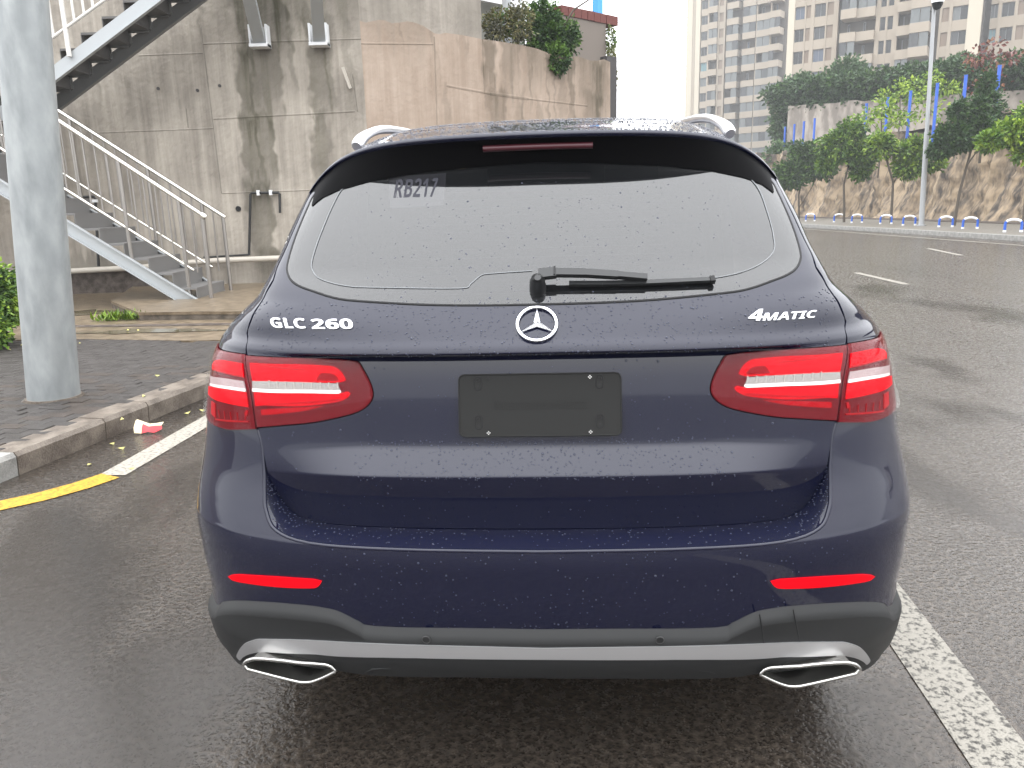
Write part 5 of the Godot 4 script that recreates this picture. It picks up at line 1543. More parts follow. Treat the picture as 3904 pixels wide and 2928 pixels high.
func build_far_side() -> void:
	# rock cutting behind the far pavement
	var f := noise(FastNoiseLite.TYPE_SIMPLEX_SMOOTH, 0.16, 5, 77, 0.55)
	var g := noise(FastNoiseLite.TYPE_CELLULAR, 0.22, 2, 78)
	var s := S.new()
	var rows := []
	for j in 37:
		var y := j / 36.0
		var row := []
		for i in 190:
			var z := -20.0 - i * 0.36
			var h := 5.3 + 0.5 * f.get_noise_2d(z * 1.1, 3.0) + 0.25 * f.get_noise_2d(z * 5.0, 9.0)
			var yy := 0.1 + h * y
			var q := 24.3 - 0.02 * maxf(0.0, -z - 48.0) * 6.0 + y * 0.7
			q += 1.2 * f.get_noise_2d(z * 1.8, yy * 0.25) + 0.5 * g.get_noise_2d(z * 1.4, yy * 0.45) + 0.28 * f.get_noise_2d(z * 8.0, yy * 6.0) + 0.2 * f.get_noise_2d(z * 14.0, yy * 2.0)
			q -= 0.9 * pow(1.0 - y, 6.0) * (0.6 + f.get_noise_2d(z * 2.0, 70.0))
			row.append(Vector3(q, yy, z))
		rows.append(row)
	s.grid(rows, true, false)
	var rock := mat("rock", Color.WHITE, 0.9)
	var ra := seamless(noise(FastNoiseLite.TYPE_SIMPLEX_SMOOTH, 0.008, 5, 51, 0.6), 512)
	rock.albedo_texture = tex(toned(mixed(ra, seamless(noise(FastNoiseLite.TYPE_SIMPLEX_SMOOTH, 0.05, 4, 52), 512), 0.35), Color(0.06, 0.048, 0.04), Color(0.33, 0.25, 0.165), 0.33, 0.64))
	rock.normal_enabled = true; rock.normal_texture = bumps(ra, 2.5)
	world_tri(rock, Vector3(0.22, 0.06, 0.22))
	var rk := obj("rock_cutting", s, rock)
	tag(rk, "rough ochre rock face cut behind the row of street trees", "rock face")
	obj("verge", S.new().slab(PackedVector2Array([Vector2(22.2, -16), Vector2(40, -16), Vector2(40, -95), Vector2(11, -95), Vector2(16, -75), Vector2(20.6, -60), Vector2(22.0, -48)]), 0.0, WALK + 0.03), M.dark_earth, null, "structure")
	# upper terrace behind it, and its retaining wall
	var ter := S.new()
	ter.quad(Vector3(24.6, 5.3, -14), Vector3(60, 6.2, -14), Vector3(60, 6.2, -100), Vector3(24.6, 5.3, -100))
	obj("terrace", ter, M.dark_earth, null, "structure")
	var hill := S.new()
	hill.grid([[Vector3(24, 10.8, -72), Vector3(27, 10.4, -64), Vector3(31, 9.6, -54), Vector3(38, 9.2, -46), Vector3(60, 8.5, -36)], [Vector3(40, 15.5, -108), Vector3(48, 16, -104), Vector3(58, 16.5, -96), Vector3(70, 17, -86), Vector3(95, 17, -72)], [Vector3(60, 16, -170), Vector3(80, 16, -165), Vector3(100, 17, -150), Vector3(130, 17, -130), Vector3(160, 17, -110)]], true, true)
	obj("hillside", hill, M.dark_earth, null, "structure")
	var wall := thing("hill_retaining_wall", "long weathered concrete wall on the slope above the rock face", "wall", Vector3.ZERO)
	var base := [[Vector3(24.2, 0, -69)], [Vector3(27.5, 0, -61)], [Vector3(30.8, 0, -54.5)], [Vector3(34.5, 0, -49.5)], [Vector3(40.0, 0, -44.0)], [Vector3(47.0, 0, -38.0)]]
	var tops := [9.21, 8.55, 8.05, 7.71, 7.14, 6.50]
	var wrows := [[], []]
	for k in base.size():
		var q: Vector3 = base[k][0]
		wrows[0].append(Vector3(q.x, tops[k], q.z)); wrows[1].append(Vector3(q.x, 4.5, q.z))
	var wf := S.new()
	var whi := []; var wlo := []
	var steps := 48
	for i in steps + 1:
		var t := float(i) / steps * (base.size() - 1)
		var k := mini(int(t), base.size() - 2)
		var hi: Vector3 = wrows[0][k].lerp(wrows[0][k + 1], t - k); var lo: Vector3 = wrows[1][k].lerp(wrows[1][k + 1], t - k)
		hi.y += 0.15 * f.get_noise_1d(i * 9.0)
		whi.append(hi); wlo.append(lo)
	wf.grid([whi, wlo], true, true)
	var wm := mat("hill_wall", Color.WHITE, 0.9)
	var wn := seamless(noise(FastNoiseLite.TYPE_SIMPLEX_SMOOTH, 0.012, 5, 91, 0.6), 512)
	wm.albedo_texture = tex(toned(wn, Color(0.20, 0.175, 0.15), Color(0.38, 0.335, 0.29), 0.3, 0.7))
	world_tri(wm, Vector3(0.12, 0.05, 0.12))
	obj("wall_face", wf, wm, wall)
	# hedge and shrubs along its top
	var hs := S.new()
	for i in range(0, 44):
		var t := float(i) / 43.0 * 48.0
		var p: Vector3 = whi[int(t)].lerp(whi[mini(int(t) + 1, 48)], t - int(t))
		leaves(hs, [[p + Vector3(0.5, 0.35, -0.9), Vector3(1.0, 0.75 + 0.3 * rng.randf(), 0.9), 1.0]], 130, 0.34, DARK)
	var ridge := [Vector3(24, 10.7, -72), Vector3(27, 10.3, -64), Vector3(31, 9.5, -54), Vector3(38, 9.1, -46), Vector3(52, 8.7, -39)]
	for i in range(0, 46):
		var t := float(i) / 45.0 * 3.99
		var p: Vector3 = ridge[int(t)].lerp(ridge[int(t) + 1], t - int(t))
		leaves(hs, [[p + Vector3(-0.2, -0.15 + 0.3 * rng.randf(), 0.2), Vector3(1.1, 0.7, 0.8), 1.0]], 110, 0.34, [DARK[0], DARK[1], GREEN[0], GREEN[1]])
	var hd := obj("hedge", hs, M.foliage)
	tag(hd, "dark low hedge running along the top of the weathered slope wall", "hedge")
	# two grown shrubs at the left end of the hedge
	tree("hillside_tree", "grey green bushy tree at the end of the slope wall, before the glazed tower", Vector3(26.066, 9.267, -72.000), [Vector3(0, -4.0, 0), Vector3(0.1, -1.5, 0), Vector3(0, 0.3, 0)], [], [[Vector3(-0.3, 0.8, 0), Vector3(2.0, 1.9, 1.6), 0.34], [Vector3(1.5, 0.5, 0.2), Vector3(1.7, 1.5, 1.5), 0.24], [Vector3(-1.1, -1.2, 0), Vector3(1.3, 1.9, 1.3), 0.24], [Vector3(0.3, 2.0, 0), Vector3(1.1, 0.9, 1.0), 0.18]], 2600, 0.34, GREY, "bushy trees on the slope", 0.12)
	tree("hillside_tree", "darker rounded tree on the slope wall, before the balconies", Vector3(28.030, 10.176, -68.000), [Vector3(0, -3.0, 0), Vector3(0.1, -1.5, 0), Vector3(0, 0.3, 0)], [], [[Vector3(-0.2, 0.4, 0), Vector3(1.9, 1.5, 1.5), 0.4], [Vector3(0.6, 1.3, 0.2), Vector3(1.3, 1.3, 1.2), 0.3], [Vector3(1.3, -0.2, 0), Vector3(1.3, 1.2, 1.2), 0.3]], 2400, 0.32, [GREY[0], GREY[1], DARK[2]], "bushy trees on the slope", 0.12)
	tree("hillside_tree", "small round tree beside the pale corner of the apartment block", Vector3(33.312, 10.144, -60.000), [Vector3(0, -3.0, 0), Vector3(0.1, -1.5, 0), Vector3(0, 0.3, 0)], [], [[Vector3(0, 0.1, 0), Vector3(1.0, 1.0, 0.9), 0.6], [Vector3(0.3, 0.8, 0), Vector3(0.8, 0.5, 0.7), 0.4]], 800, 0.26, GREY, "bushy trees on the slope", 0.1)
	# yellow-green saplings on the terrace behind the fence posts
	var sap := [[Vector3(25.429, 7.498, -52.000), "airy yellow green sapling above the fence posts, behind the camera pole"], [Vector3(22.004, 5.750, -47.000), "thin pale sapling between the blue posts over the rock face"], [Vector3(26.261, 7.758, -50.000), "bright lime sapling behind the top of the camera pole"], [Vector3(27.995, 8.923, -47.000), "sparse red leaved sapling by the last block of flats"]]
	for e in sap:
		var p: Vector3 = e[0]
		var red: bool = e[1].begins_with("sparse red")
		var tn := [Color(0.10, 0.03, 0.03), Color(0.16, 0.05, 0.04), Color(0.2, 0.1, 0.04)] if red else LIME
		tree("sapling", e[1], p, [Vector3(0, -3.2, 0), Vector3(0.08, -1.4, 0), Vector3(-0.05, 0.4, 0)], [[Vector3(0, -0.9, 0), Vector3(0.8, 0.1, 0.1)], [Vector3(0, -0.7, 0), Vector3(-0.9, 0.2, 0)]], [[Vector3(-0.9, 0.2, 0), Vector3(0.8, 0.5, 0.6), 0.28], [Vector3(0.9, 0.1, 0.1), Vector3(0.9, 0.4, 0.6), 0.28], [Vector3(0, -1.1, 0), Vector3(1.2, 0.9, 0.8), 0.26], [Vector3(0.1, 0.8, 0), Vector3(0.5, 0.4, 0.5), 0.18]], 140 if red else 240, 0.24, tn, "saplings on the terrace", 0.05)
	# fence posts along the top of the rock
	var nth := ["nearest", "second", "third", "fourth", "fifth", "sixth", "seventh", "eighth", "ninth", "tenth", "eleventh"]
	var zs := [-36.8, -39.5, -42.3, -45.0, -47.9, -50.7, -53.6, -62.4, -64.6, -66.7, -68.9]
	var src: Node3D = null
	for k in zs.size():
		var lab := "bright blue fence post on the rock edge, %s counted from the lime green tree" % nth[k]
		var at := Vector3(24.0, 5.1, zs[k])
		if src == null:
			src = thing("fence_post", lab, "post", at, 0.0, "blue fence posts on the rock")
			obj("post_tube", S.new().tube([Vector3(0, -0.8, 0), Vector3(0, 2.35, 0)], [0.085], 10), M.blue_paint, src)
			obj("post_cap", S.new().tube([Vector3(0, 2.35, 0), Vector3(0, 2.40, 0)], [0.095], 10), M.blue_paint, src)
		else:
			copy_of(src, lab, at)
	# blue and white hoop barriers on the far pavement
	var bl := [Vector3(18.243, 0.170, -47.248), Vector3(18.556, 0.170, -43.880), Vector3(18.679, 0.170, -41.895), Vector3(18.753, 0.170, -38.815), Vector3(18.538, 0.170, -36.132), Vector3(18.595, 0.170, -33.200), Vector3(18.298, 0.170, -30.935), Vector3(17.726, 0.170, -27.392)]
	var where := ["farthest one by the car", "left of the bent pale trunk", "right of the bent pale trunk", "under the lopsided tree", "just left of the camera pole", "beside the dark spiky tree", "second nearest to us", "nearest one, by the lime tree"]
	src = null
	for k in bl.size():
		var lab: String = "blue and white hoop barrier on the far pavement, " + where[k]
		var at := Vector3(bl[k].x, WALK, bl[k].z)
		if src == null:
			src = thing("hoop_barrier", lab, "barrier", at, -0.45, "hoop barriers along the far pavement")
			var arc := []
			for i in 13:
				var a := PI * i / 12.0
				arc.append(Vector3(-0.25 * cos(a), 0.30 + 0.13 * sin(a), 0))
			for sd in [-1, 1]:
				obj("hoop_leg", S.new().tube([Vector3(0.25 * sd, 0.06, 0), Vector3(0.25 * sd, 0.30, 0), arc[2] if sd < 0 else arc[10]], [0.045], 10), M.blue_paint, src)
				obj("hoop_foot", S.new().tube([Vector3(0.25 * sd, 0, 0), Vector3(0.25 * sd, 0.07, 0)], [0.055], 10), M.white_paint, src)
			obj("hoop_top", S.new().tube(arc.slice(2, 11), [0.046], 10), M.white_paint, src)
		else:
			copy_of(src, lab, at, -0.45)
	# camera pole
	var lp := Vector3(18.597, 0.170, -35.169)
	var tp := Vector3(18.325, 9.299, -35.200)
	var pole := thing("camera_pole", "tall grey steel pole with a dome camera, on the far pavement", "pole", Vector3(lp.x, WALK, lp.z))
	var d := tp - Vector3(lp.x, WALK, lp.z)
	obj("pole_shaft", S.new().tube([Vector3.ZERO, d * 0.44, d * 0.445, d * 1.05], [0.115, 0.105, 0.085, 0.075], 14), M.pole_grey, pole)
	obj("pole_foot", S.new().tube([Vector3.ZERO, Vector3(0, 0.05, 0)], [0.19], 14), M.pole_grey, pole)
	obj("camera_housing", S.new().tube([d + Vector3(0, 0.05, 0.25), d + Vector3(0, 0.28, 0.25), d + Vector3(0, 0.45, 0.25)], [0.24, 0.25, 0.12], 16), M.white_paint, pole)
	obj("camera_dome", S.new().tube([d + Vector3(0, -0.22, 0.25), d + Vector3(0, -0.18, 0.25), d + Vector3(0, -0.05, 0.25), d + Vector3(0, 0.06, 0.25)], [0.05, 0.14, 0.20, 0.21], 16), M.gloss_black, pole)
	# street trees
	var G1 := "street trees on the far pavement"
	tree("street_tree", "dark round street tree nearest the car's rear pillar, with a forked trunk", Vector3(19.6, WALK, -53.0), [Vector3(0.1, 0, 0), Vector3(0.0, 1.6, 0), Vector3(0.3, 3.2, 0)], [[Vector3(0.1, 0.8, 0), Vector3(0.9, 2.2, 0.1), Vector3(1.3, 3.4, 0)]], [[Vector3(-0.5, 4.1, 0), Vector3(1.6, 1.3, 1.3), 0.33], [Vector3(1.2, 4.6, 0.2), Vector3(1.5, 1.2, 1.3), 0.33], [Vector3(0.2, 5.4, 0), Vector3(1.3, 1.0, 1.1), 0.2], [Vector3(-1.4, 3.8, 0), Vector3(0.9, 0.8, 0.9), 0.14]], 2800, 0.24, [DARK[0], GREEN[0], GREEN[1], GREEN[2]], G1, 0.07, 1.15)
	tree("street_tree", "slender street tree with a bent pale trunk and bright ragged crown", Vector3(18.388, 0.170, -42.818), [Vector3(0, 0, 0), Vector3(-0.05, 0.9, 0), Vector3(-0.15, 2.0, 0), Vector3(0.05, 3.0, 0), Vector3(-0.05, 3.8, 0)], [[Vector3(0, 2.9, 0), Vector3(0.5, 3.6, 0), Vector3(1.0, 4.2, 0)], [Vector3(0, 3.0, 0), Vector3(-0.6, 3.8, 0), Vector3(-1.0, 4.4, 0)]], [[Vector3(-0.7, 4.9, 0), Vector3(1.2, 1.2, 1.1), 0.3], [Vector3(0.7, 4.5, 0.1), Vector3(1.2, 1.1, 1.1), 0.3], [Vector3(0.0, 5.7, 0), Vector3(1.0, 0.8, 0.9), 0.18], [Vector3(0.7, 3.6, 0), Vector3(0.7, 0.6, 0.7), 0.12], [Vector3(-1.2, 4.0, 0), Vector3(0.6, 0.5, 0.6), 0.1]], 2600, 0.2, GREEN, G1, 0.07, 0.95)
	tree("street_tree", "leaning street tree with a lopsided two-part crown, left of the camera pole", Vector3(19.546, 0.170, -39.945), [Vector3(0, 0, 0), Vector3(-0.02, 1.2, 0), Vector3(-0.05, 2.0, 0), Vector3(-0.5, 3.2, 0), Vector3(-0.8, 4.0, 0)], [[Vector3(-0.05, 1.9, 0), Vector3(0.4, 2.8, 0), Vector3(0.8, 3.4, 0)]], [[Vector3(-0.8, 4.3, 0), Vector3(0.85, 0.8, 0.8), 0.26], [Vector3(0.6, 3.3, 0), Vector3(0.95, 0.85, 0.9), 0.3], [Vector3(1.0, 4.2, 0), Vector3(0.8, 0.7, 0.8), 0.2], [Vector3(1.9, 3.4, 0), Vector3(0.9, 0.55, 0.7), 0.16], [Vector3(0.2, 4.0, 0.2), Vector3(0.6, 0.5, 0.6), 0.08]], 2200, 0.19, [GREEN[0], GREEN[2], GREEN[3], LIME[2]], G1, 0.07, 0.5)
	tree("street_tree", "dark spiky street tree with slim leaning trunk, right of the camera pole", Vector3(19.329, 0.170, -33.870), [Vector3(0, 0, 0), Vector3(0.1, 1.4, 0), Vector3(0.35, 2.8, 0), Vector3(0.5, 3.6, 0)], [[Vector3(0.3, 2.5, 0), Vector3(0.8, 3.3, 0), Vector3(1.2, 3.8, 0)], [Vector3(0.4, 3.0, 0), Vector3(-0.3, 3.9, 0)]], [[Vector3(-0.4, 4.0, 0), Vector3(1.0, 0.9, 0.9), 0.34], [Vector3(0.7, 4.3, 0), Vector3(0.8, 1.0, 0.8), 0.26], [Vector3(-0.3, 5.0, 0), Vector3(0.45, 0.7, 0.45), 0.12], [Vector3(0.6, 5.1, 0), Vector3(0.4, 0.7, 0.4), 0.1], [Vector3(-0.8, 3.6, 0), Vector3(0.7, 0.5, 0.7), 0.18]], 2600, 0.17, [DARK[0], DARK[1], GREEN[0], GREEN[1]], G1)
	tree("street_tree", "lime green street tree at the near end of the row, with spreading light leaves", Vector3(19.034, 0.170, -28.915), [Vector3(0.05, 0, 0), Vector3(0.0, 1.6, 0), Vector3(0.15, 2.9, 0)], [[Vector3(0.1, 2.3, 0), Vector3(-0.6, 3.0, 0), Vector3(-1.2, 3.3, 0)]], [[Vector3(-0.6, 3.6, 0), Vector3(1.1, 0.6, 0.9), 0.3], [Vector3(0.2, 4.1, 0), Vector3(1.0, 0.8, 0.9), 0.3], [Vector3(-1.5, 3.3, 0), Vector3(0.6, 0.4, 0.5), 0.14], [Vector3(-0.2, 2.9, 0.1), Vector3(0.7, 0.4, 0.6), 0.12], [Vector3(1.0, 3.6, 0), Vector3(1.0, 0.9, 0.9), 0.14]], 2600, 0.18, [GREEN[1], GREEN[2], LIME[1], LIME[2], LIME[3]], G1, 0.07, 0.15)
	tree("conifer", "pointed dark evergreen rising behind the lime green street tree", Vector3(21.416, 5.223, -36.000), [Vector3(0, -2.4, 0), Vector3(0, 1.2, 0)], [], [[Vector3(0, 0.9, 0), Vector3(0.35, 0.7, 0.35), 0.25], [Vector3(0, 0.1, 0), Vector3(0.75, 0.7, 0.7), 0.35], [Vector3(0.1, -0.8, 0), Vector3(1.1, 0.7, 0.9), 0.4]], 1300, 0.16, [DARK[0], DARK[1], GREEN[1]], "", 0.06)
	# roadside bushes that show between rock and rear pillar
	tree("low_bush", "low grey green bush at the foot of the tower beside the car's rear pillar", Vector3(23.331, 5.022, -68.000), [Vector3(0, -4.5, 0), Vector3(0, 0, 0)], [], [[Vector3(0, 0, 0), Vector3(1.2, 1.2, 1.0), 1.0]], 600, 0.3, GREY, "", 0.08)

# ------------------------------------------------------------------ apartment blocks
func facade(b: Node3D, r: Vector3, y0: float, floors: int, fh: float, cols: Array, wall: Material) -> void:      # origin at b; r along the front; cols: [s0, s1, kind]
	var n := Vector3(-r.z, 0, r.x)
	var basis := Basis(r, Vector3.UP, n)
	var put := func(called: String, s0: float, s1: float, ya: float, yb: float, d0: float, d1: float, m: Material, parent: Node) -> MeshInstance3D:
		var s := S.new()
		s.box(r * (s0 + s1) / 2 + Vector3.UP * (ya + yb) / 2 + n * (d0 + d1) / 2, Vector3(s1 - s0, yb - ya, absf(d1 - d0)), basis)
		return obj(called, s, m, parent)
	var top := y0 + floors * fh
	var panes := [M.pane_grey, M.pane_grey, M.pane_blue, M.pane_dark, M.pane_light, M.pane_grey]
	for c in cols:
		var s0: float = c[0]; var s1: float = c[1]
		var kind: String = c[2]
		if kind == "pier": put.call("pier", s0, s1, y0, top, -0.5, 0.12, c[3] if c.size() > 3 else wall, b); continue
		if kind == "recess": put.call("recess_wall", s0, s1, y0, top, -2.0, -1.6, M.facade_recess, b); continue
		for k in floors:
			var y := y0 + k * fh
			match kind:
				"win", "narrow", "louvre":
					put.call("spandrel", s0, s1, y - 0.45, y + 0.85, -0.4, 0.05, wall, b)
					if kind == "louvre":
						put.call("louvre_panel", s0, s1, y + 0.85, y + fh - 0.45, -0.25, -0.12, M.louvre_brown, b)
						continue
					var w: MeshInstance3D = put.call("window", s0, s1, y + 0.85, y + fh - 0.45, -0.35, -0.28, M.window_frame, b)
					var half := (s0 + s1) / 2
					var pm: Material = panes[rng.randi() % 6]
					if rng.randf() < 0.06: pm = M.pane_teal
					if kind == "narrow":
						put.call("pane", s0 + 0.06, s1 - 0.06, y + 0.9, y + fh - 0.5, -0.28, -0.26, M.pane_dark, w)
					else:
						put.call("pane", s0 + 0.07, half - 0.03, y + 0.92, y + fh - 0.52, -0.28, -0.25, pm, w)
						put.call("pane", half + 0.03, s1 - 0.07, y + 0.92, y + fh - 0.52, -0.28, -0.25, pm if rng.randf() < 0.6 else M.pane_dark, w)
				"balcony", "glazed":
					var out: float = c[3] if c.size() > 3 else 0.9
					put.call("balcony_parapet", s0, s1, y - 0.25, y + 0.95, -1.5, out, wall, b)
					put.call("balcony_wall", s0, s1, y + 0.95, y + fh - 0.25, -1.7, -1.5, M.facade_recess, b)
					if kind == "glazed" and rng.randf() < 0.8 or rng.randf() < 0.25:
						var m := maxi(2, int((s1 - s0) / 0.9))
						var fr: MeshInstance3D = put.call("window", s0 + 0.03, s1 - 0.03, y + 0.95, y + 1.02, out - 0.2, out - 0.1, M.window_frame, b)
						for j in m:
							var a := lerpf(s0, s1, float(j) / m); var e := lerpf(s0, s1, float(j + 1) / m)
							if rng.randf() < 0.14: continue
							put.call("pane", a + 0.05, e - 0.04, y + 1.02, y + fh - 0.27, out - 0.18, out - 0.14, [M.pane_light, M.pane_grey, M.pane_light, M.pane_light][rng.randi() % 4], fr)
					else:
						var q := lerpf(s0, s1, 0.35)
						var dr: MeshInstance3D = put.call("window", s0 + 0.4, q, y + 0.95, y + fh - 0.5, -1.5, -1.44, M.window_frame, b)
						put.call("pane", s0 + 0.5, q - 0.08, y + 0.95, y + fh - 0.6, -1.44, -1.42, panes[rng.randi() % 6], dr)

func build_buildings() -> void:
	var ra := Vector3(0.78, 0, 0.626).normalized()
	var a := thing("apartment_tower", "tall hazy apartment tower with glazed balconies, beside the open sky", "building", Vector3(49, 0, -165))
	facade(a, ra, 3.0, 18, 3.0, [[-13.18, -11.86, "pier", M.facade_pale], [-11.81, -11.23, "pier"], [-11.18, -10.14, "pier", M.facade_pale], [-9.93, -8.49, "win"], [-8.49, -8.18, "pier"], [-8.18, -6.26, "glazed", 0.5], [-6.26, -5.96, "pier"], [-5.96, -5.05, "louvre"], [-5.05, -4.65, "pier"], [-4.65, -4.06, "recess"], [-4.06, -1.60, "glazed", 0.9], [-1.60, -0.92, "recess"], [-0.92, 1.76, "glazed", 0.4], [1.76, 1.95, "pier"], [1.95, 4.58, "glazed", 0.4], [4.58, 4.76, "pier"], [4.76, 6.79, "glazed", 1.0], [6.79, 8.24, "recess"]], M.facade_beige)
	var core := S.new()
	var na := Vector3(-ra.z, 0, ra.x)
	core.box(ra * (-13.18 + 8.24) / 2 - na * 8.2 + Vector3.UP * 30, Vector3(8.24 - -13.18, 60, 12), Basis(ra, Vector3.UP, na))
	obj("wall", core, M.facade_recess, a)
	var rb := Vector3(0.82, 0, 0.572).normalized()
	var nb := Vector3(-rb.z, 0, rb.x)
	var b := thing("apartment_block", "beige apartment block with wide balconies above the slope wall", "building", Vector3(56, 0, -110))
	facade(b, rb, 16.64, 9, 3.0, [[-17.66, -16.74, "pier", M.facade_pale], [-16.74, -15.36, "win"], [-15.36, -15.17, "pier"], [-15.17, -14.52, "louvre"], [-14.52, -14.01, "pier"], [-14.01, -12.48, "win"], [-12.48, -12.29, "pier"], [-12.29, -11.41, "louvre"], [-11.41, -10.78, "pier"], [-10.78, -10.16, "recess"], [-10.16, -8.14, "glazed", 1.5], [-8.14, -5.86, "balcony", 0.9], [-5.86, -5.33, "pier"], [-5.33, -4.63, "narrow"], [-4.63, -4.39, "pier"], [-4.39, -3.69, "narrow"], [-3.69, -3.06, "pier"], [-3.06, -1.40, "balcony", 0.9], [-1.40, 0.95, "glazed", 1.6], [0.95, 1.89, "recess"], [1.89, 2.16, "pier"], [2.16, 2.98, "louvre"], [2.98, 3.36, "pier"], [3.36, 5.12, "win"], [5.12, 6.70, "pier", M.facade_pale]], M.facade_beige)
	var cb := S.new()
	cb.box(rb * (-17.66 + 6.70) / 2 - nb * 8.2 + Vector3.UP * 30, Vector3(6.70 - -17.66, 32, 12), Basis(rb, Vector3.UP, nb))
	obj("wall", cb, M.facade_recess, b)
	var c := thing("neighbouring_block", "second beige block set back past a dark gap, behind the blue posts", "building", Vector3(56, 0, -110) - nb * 3.0)
	facade(c, rb, 16.80, 8, 3.0, [[6.70, 7.42, "recess"], [7.42, 8.25, "win"], [8.25, 8.65, "pier"], [8.65, 10.07, "win"], [10.07, 10.42, "pier"], [10.42, 11.27, "louvre"], [11.27, 11.67, "pier"], [11.67, 13.52, "win"], [13.52, 15.44, "pier"]], M.facade_beige)
	var cc := S.new()
	cc.box(rb * (6.70 + 15.44) / 2 - nb * 8.2 + Vector3.UP * 30, Vector3(15.44 - 6.70, 32, 12), Basis(rb, Vector3.UP, nb))
	obj("wall", cc, M.facade_recess, c)

# ------------------------------------------------------------------ what stands above the rendered wall
func build_planter() -> void:
	var px := Vector3(0.7494, 0, -0.6622); var pz := Vector3(0.6622, 0, 0.7494)
	var o := Vector3(-2.49, 0, -14.6)
	var bw := thing("brick_parapet", "rough grey block with a red brick coping at the end of the rendered wall", "wall", o - pz * 0.9)
	var s0 := 5.215; var s1 := 6.702
	obj("block", S.new().box(px * (s0 + s1 + 0.35) / 2 + Vector3.UP * 5.0, Vector3(s1 - s0 + 0.25, 1.3, 0.9), Basis(px, Vector3.UP, pz)), M.rough_grey, bw)
	for k in 9:
		obj("brick", S.new().box(px * (s0 + 0.38 + 0.215 * k) + Vector3.UP * (5.755 + rng.randf_range(-0.004, 0.004)) + pz * rng.randf_range(-0.01, 0.01), Vector3(0.2, 0.2, 0.94), Basis(px, Vector3.UP, pz)), M.brick_red, bw)
	var dp := obj("dark_pier", S.new().box(o + px * (s1 + 0.28) - pz * 0.55 + Vector3.UP * 2.45, Vector3(0.36, 4.9, 0.6), Basis(px, Vector3.UP, pz)), M.dark_stone)
	tag(dp, "narrow dark stone pier at the free end of the rendered wall, against the sky", "pier")
	var bed := S.new()
	bed.box(o + px * 4.3 - pz * 1.4 + Vector3.UP * 4.45, Vector3(3.0, 0.5, 2.0), Basis(px, Vector3.UP, pz))
	obj("planting_bed", bed, M.dark_earth, null, "structure")
	# white railing and the posts behind
	var rl := thing("white_railing", "white railing of square bars behind the planted bed, cut by the top edge", "railing", o - pz * 2.2)
	var ry := 6.2293635810108405
	obj("bottom_rail", S.new().box(px * 4.75 + Vector3.UP * ry, Vector3(3.9, 0.12, 0.10), Basis(px, Vector3.UP, pz)), M.white_paint, rl)
	for k in 19:
		obj("railing_bar", S.new().box(px * (2.95 + 0.2 * k) + Vector3.UP * (ry + 0.55), Vector3(0.075, 1.0, 0.06), Basis(px, Vector3.UP, pz)), M.white_paint, rl)
	obj("top_rail", S.new().box(px * 4.75 + Vector3.UP * (ry + 1.1), Vector3(3.9, 0.1, 0.10), Basis(px, Vector3.UP, pz)), M.white_paint, rl)
	var bp := Vector3(2.509, 6.345, -21.686)
	var post := obj("sign_post", S.new().box(bp + Vector3.UP * 1.0, Vector3(0.19, 2.0, 0.19), Basis(px, Vector3.UP, pz)), M.sky_blue_paint)
	tag(post, "square sky blue post above the red brick coping", "post")
	var gp := Vector3(0.121, 5.246, -18.108)
	var gpo := obj("drain_post", S.new().tube([gp + Vector3(0, -0.4, 0), gp + Vector3(0, 2.4, 0)], [0.10], 14), M.pole_grey)
	tag(gpo, "grey round post in the planted bed beside the upper wall", "post")
	var wall2 := obj("back_wall", S.new().box(o + px * 4.7 - pz * 2.6 + Vector3.UP * 6.2 - px * 0.25, Vector3(3.6, 5.0, 0.3), Basis(px, Vector3.UP, pz)), M.back_plaster)
	tag(wall2, "dim grey green wall at the back of the planted bed, behind the white railing", "wall")
	# planting
	var bu := thing("hanging_bush", "leafy green bush spilling over the top of the rendered wall", "bush", Vector3(1.018, 4.836, -18.166))
	var bs := S.new()
	leaves(bs, [[Vector3(0, 0.25, 0), Vector3(0.48, 0.5, 0.4), 0.4], [Vector3(-0.15, 0.65, -0.1), Vector3(0.45, 0.42, 0.4), 0.25], [Vector3(0.12, -0.22, 0.32), Vector3(0.3, 0.3, 0.22), 0.22], [Vector3(0.42, 0.3, -0.1), Vector3(0.28, 0.35, 0.3), 0.13]], 3000, 0.085, [DARK[1], GREEN[0], GREEN[1], GREEN[2], GREEN[2]])
	obj("foliage", bs, M.foliage, bu)
	for k in 5:
		var e := Vector3(rng.randf_range(-0.4, 0.4), rng.randf_range(0.5, 1.0), rng.randf_range(-0.2, 0.3))
		obj("stem", S.new().tube([Vector3(0, -0.3, 0), e * 0.5 + Vector3(0.05, 0, 0), e], [0.012, 0.008, 0.004], 6), M.bark, bu)
	obj("stem", S.new().tube([Vector3(0.2, 0.3, 0.1), Vector3(0.55, 0.8, 0.1), Vector3(0.95, 1.05, 0.0)], [0.022, 0.02, 0.016], 7), M.bark_pale, bu)
	var dry := thing("dry_shrub", "dull half dry shrub around the grey round post", "bush", Vector3(0.006, 4.983, -17.339))
	var ds := S.new()
	leaves(ds, [[Vector3(-0.1, 0.2, 0), Vector3(0.35, 0.35, 0.3), 0.5], [Vector3(0.35, 0.25, 0), Vector3(0.3, 0.4, 0.3), 0.5]], 900, 0.07, [Color(0.06, 0.06, 0.035), Color(0.10, 0.10, 0.05), Color(0.17, 0.15, 0.06), GREEN[1]])
	obj("foliage", ds, M.foliage, dry)
	var iv := thing("climbing_ivy", "thin pale creeper hanging down the dark stone pier, against the sky", "creeper", o + px * (s1 + 0.47) - pz * 0.45 + Vector3.UP * 4.6)
	var isf := S.new()
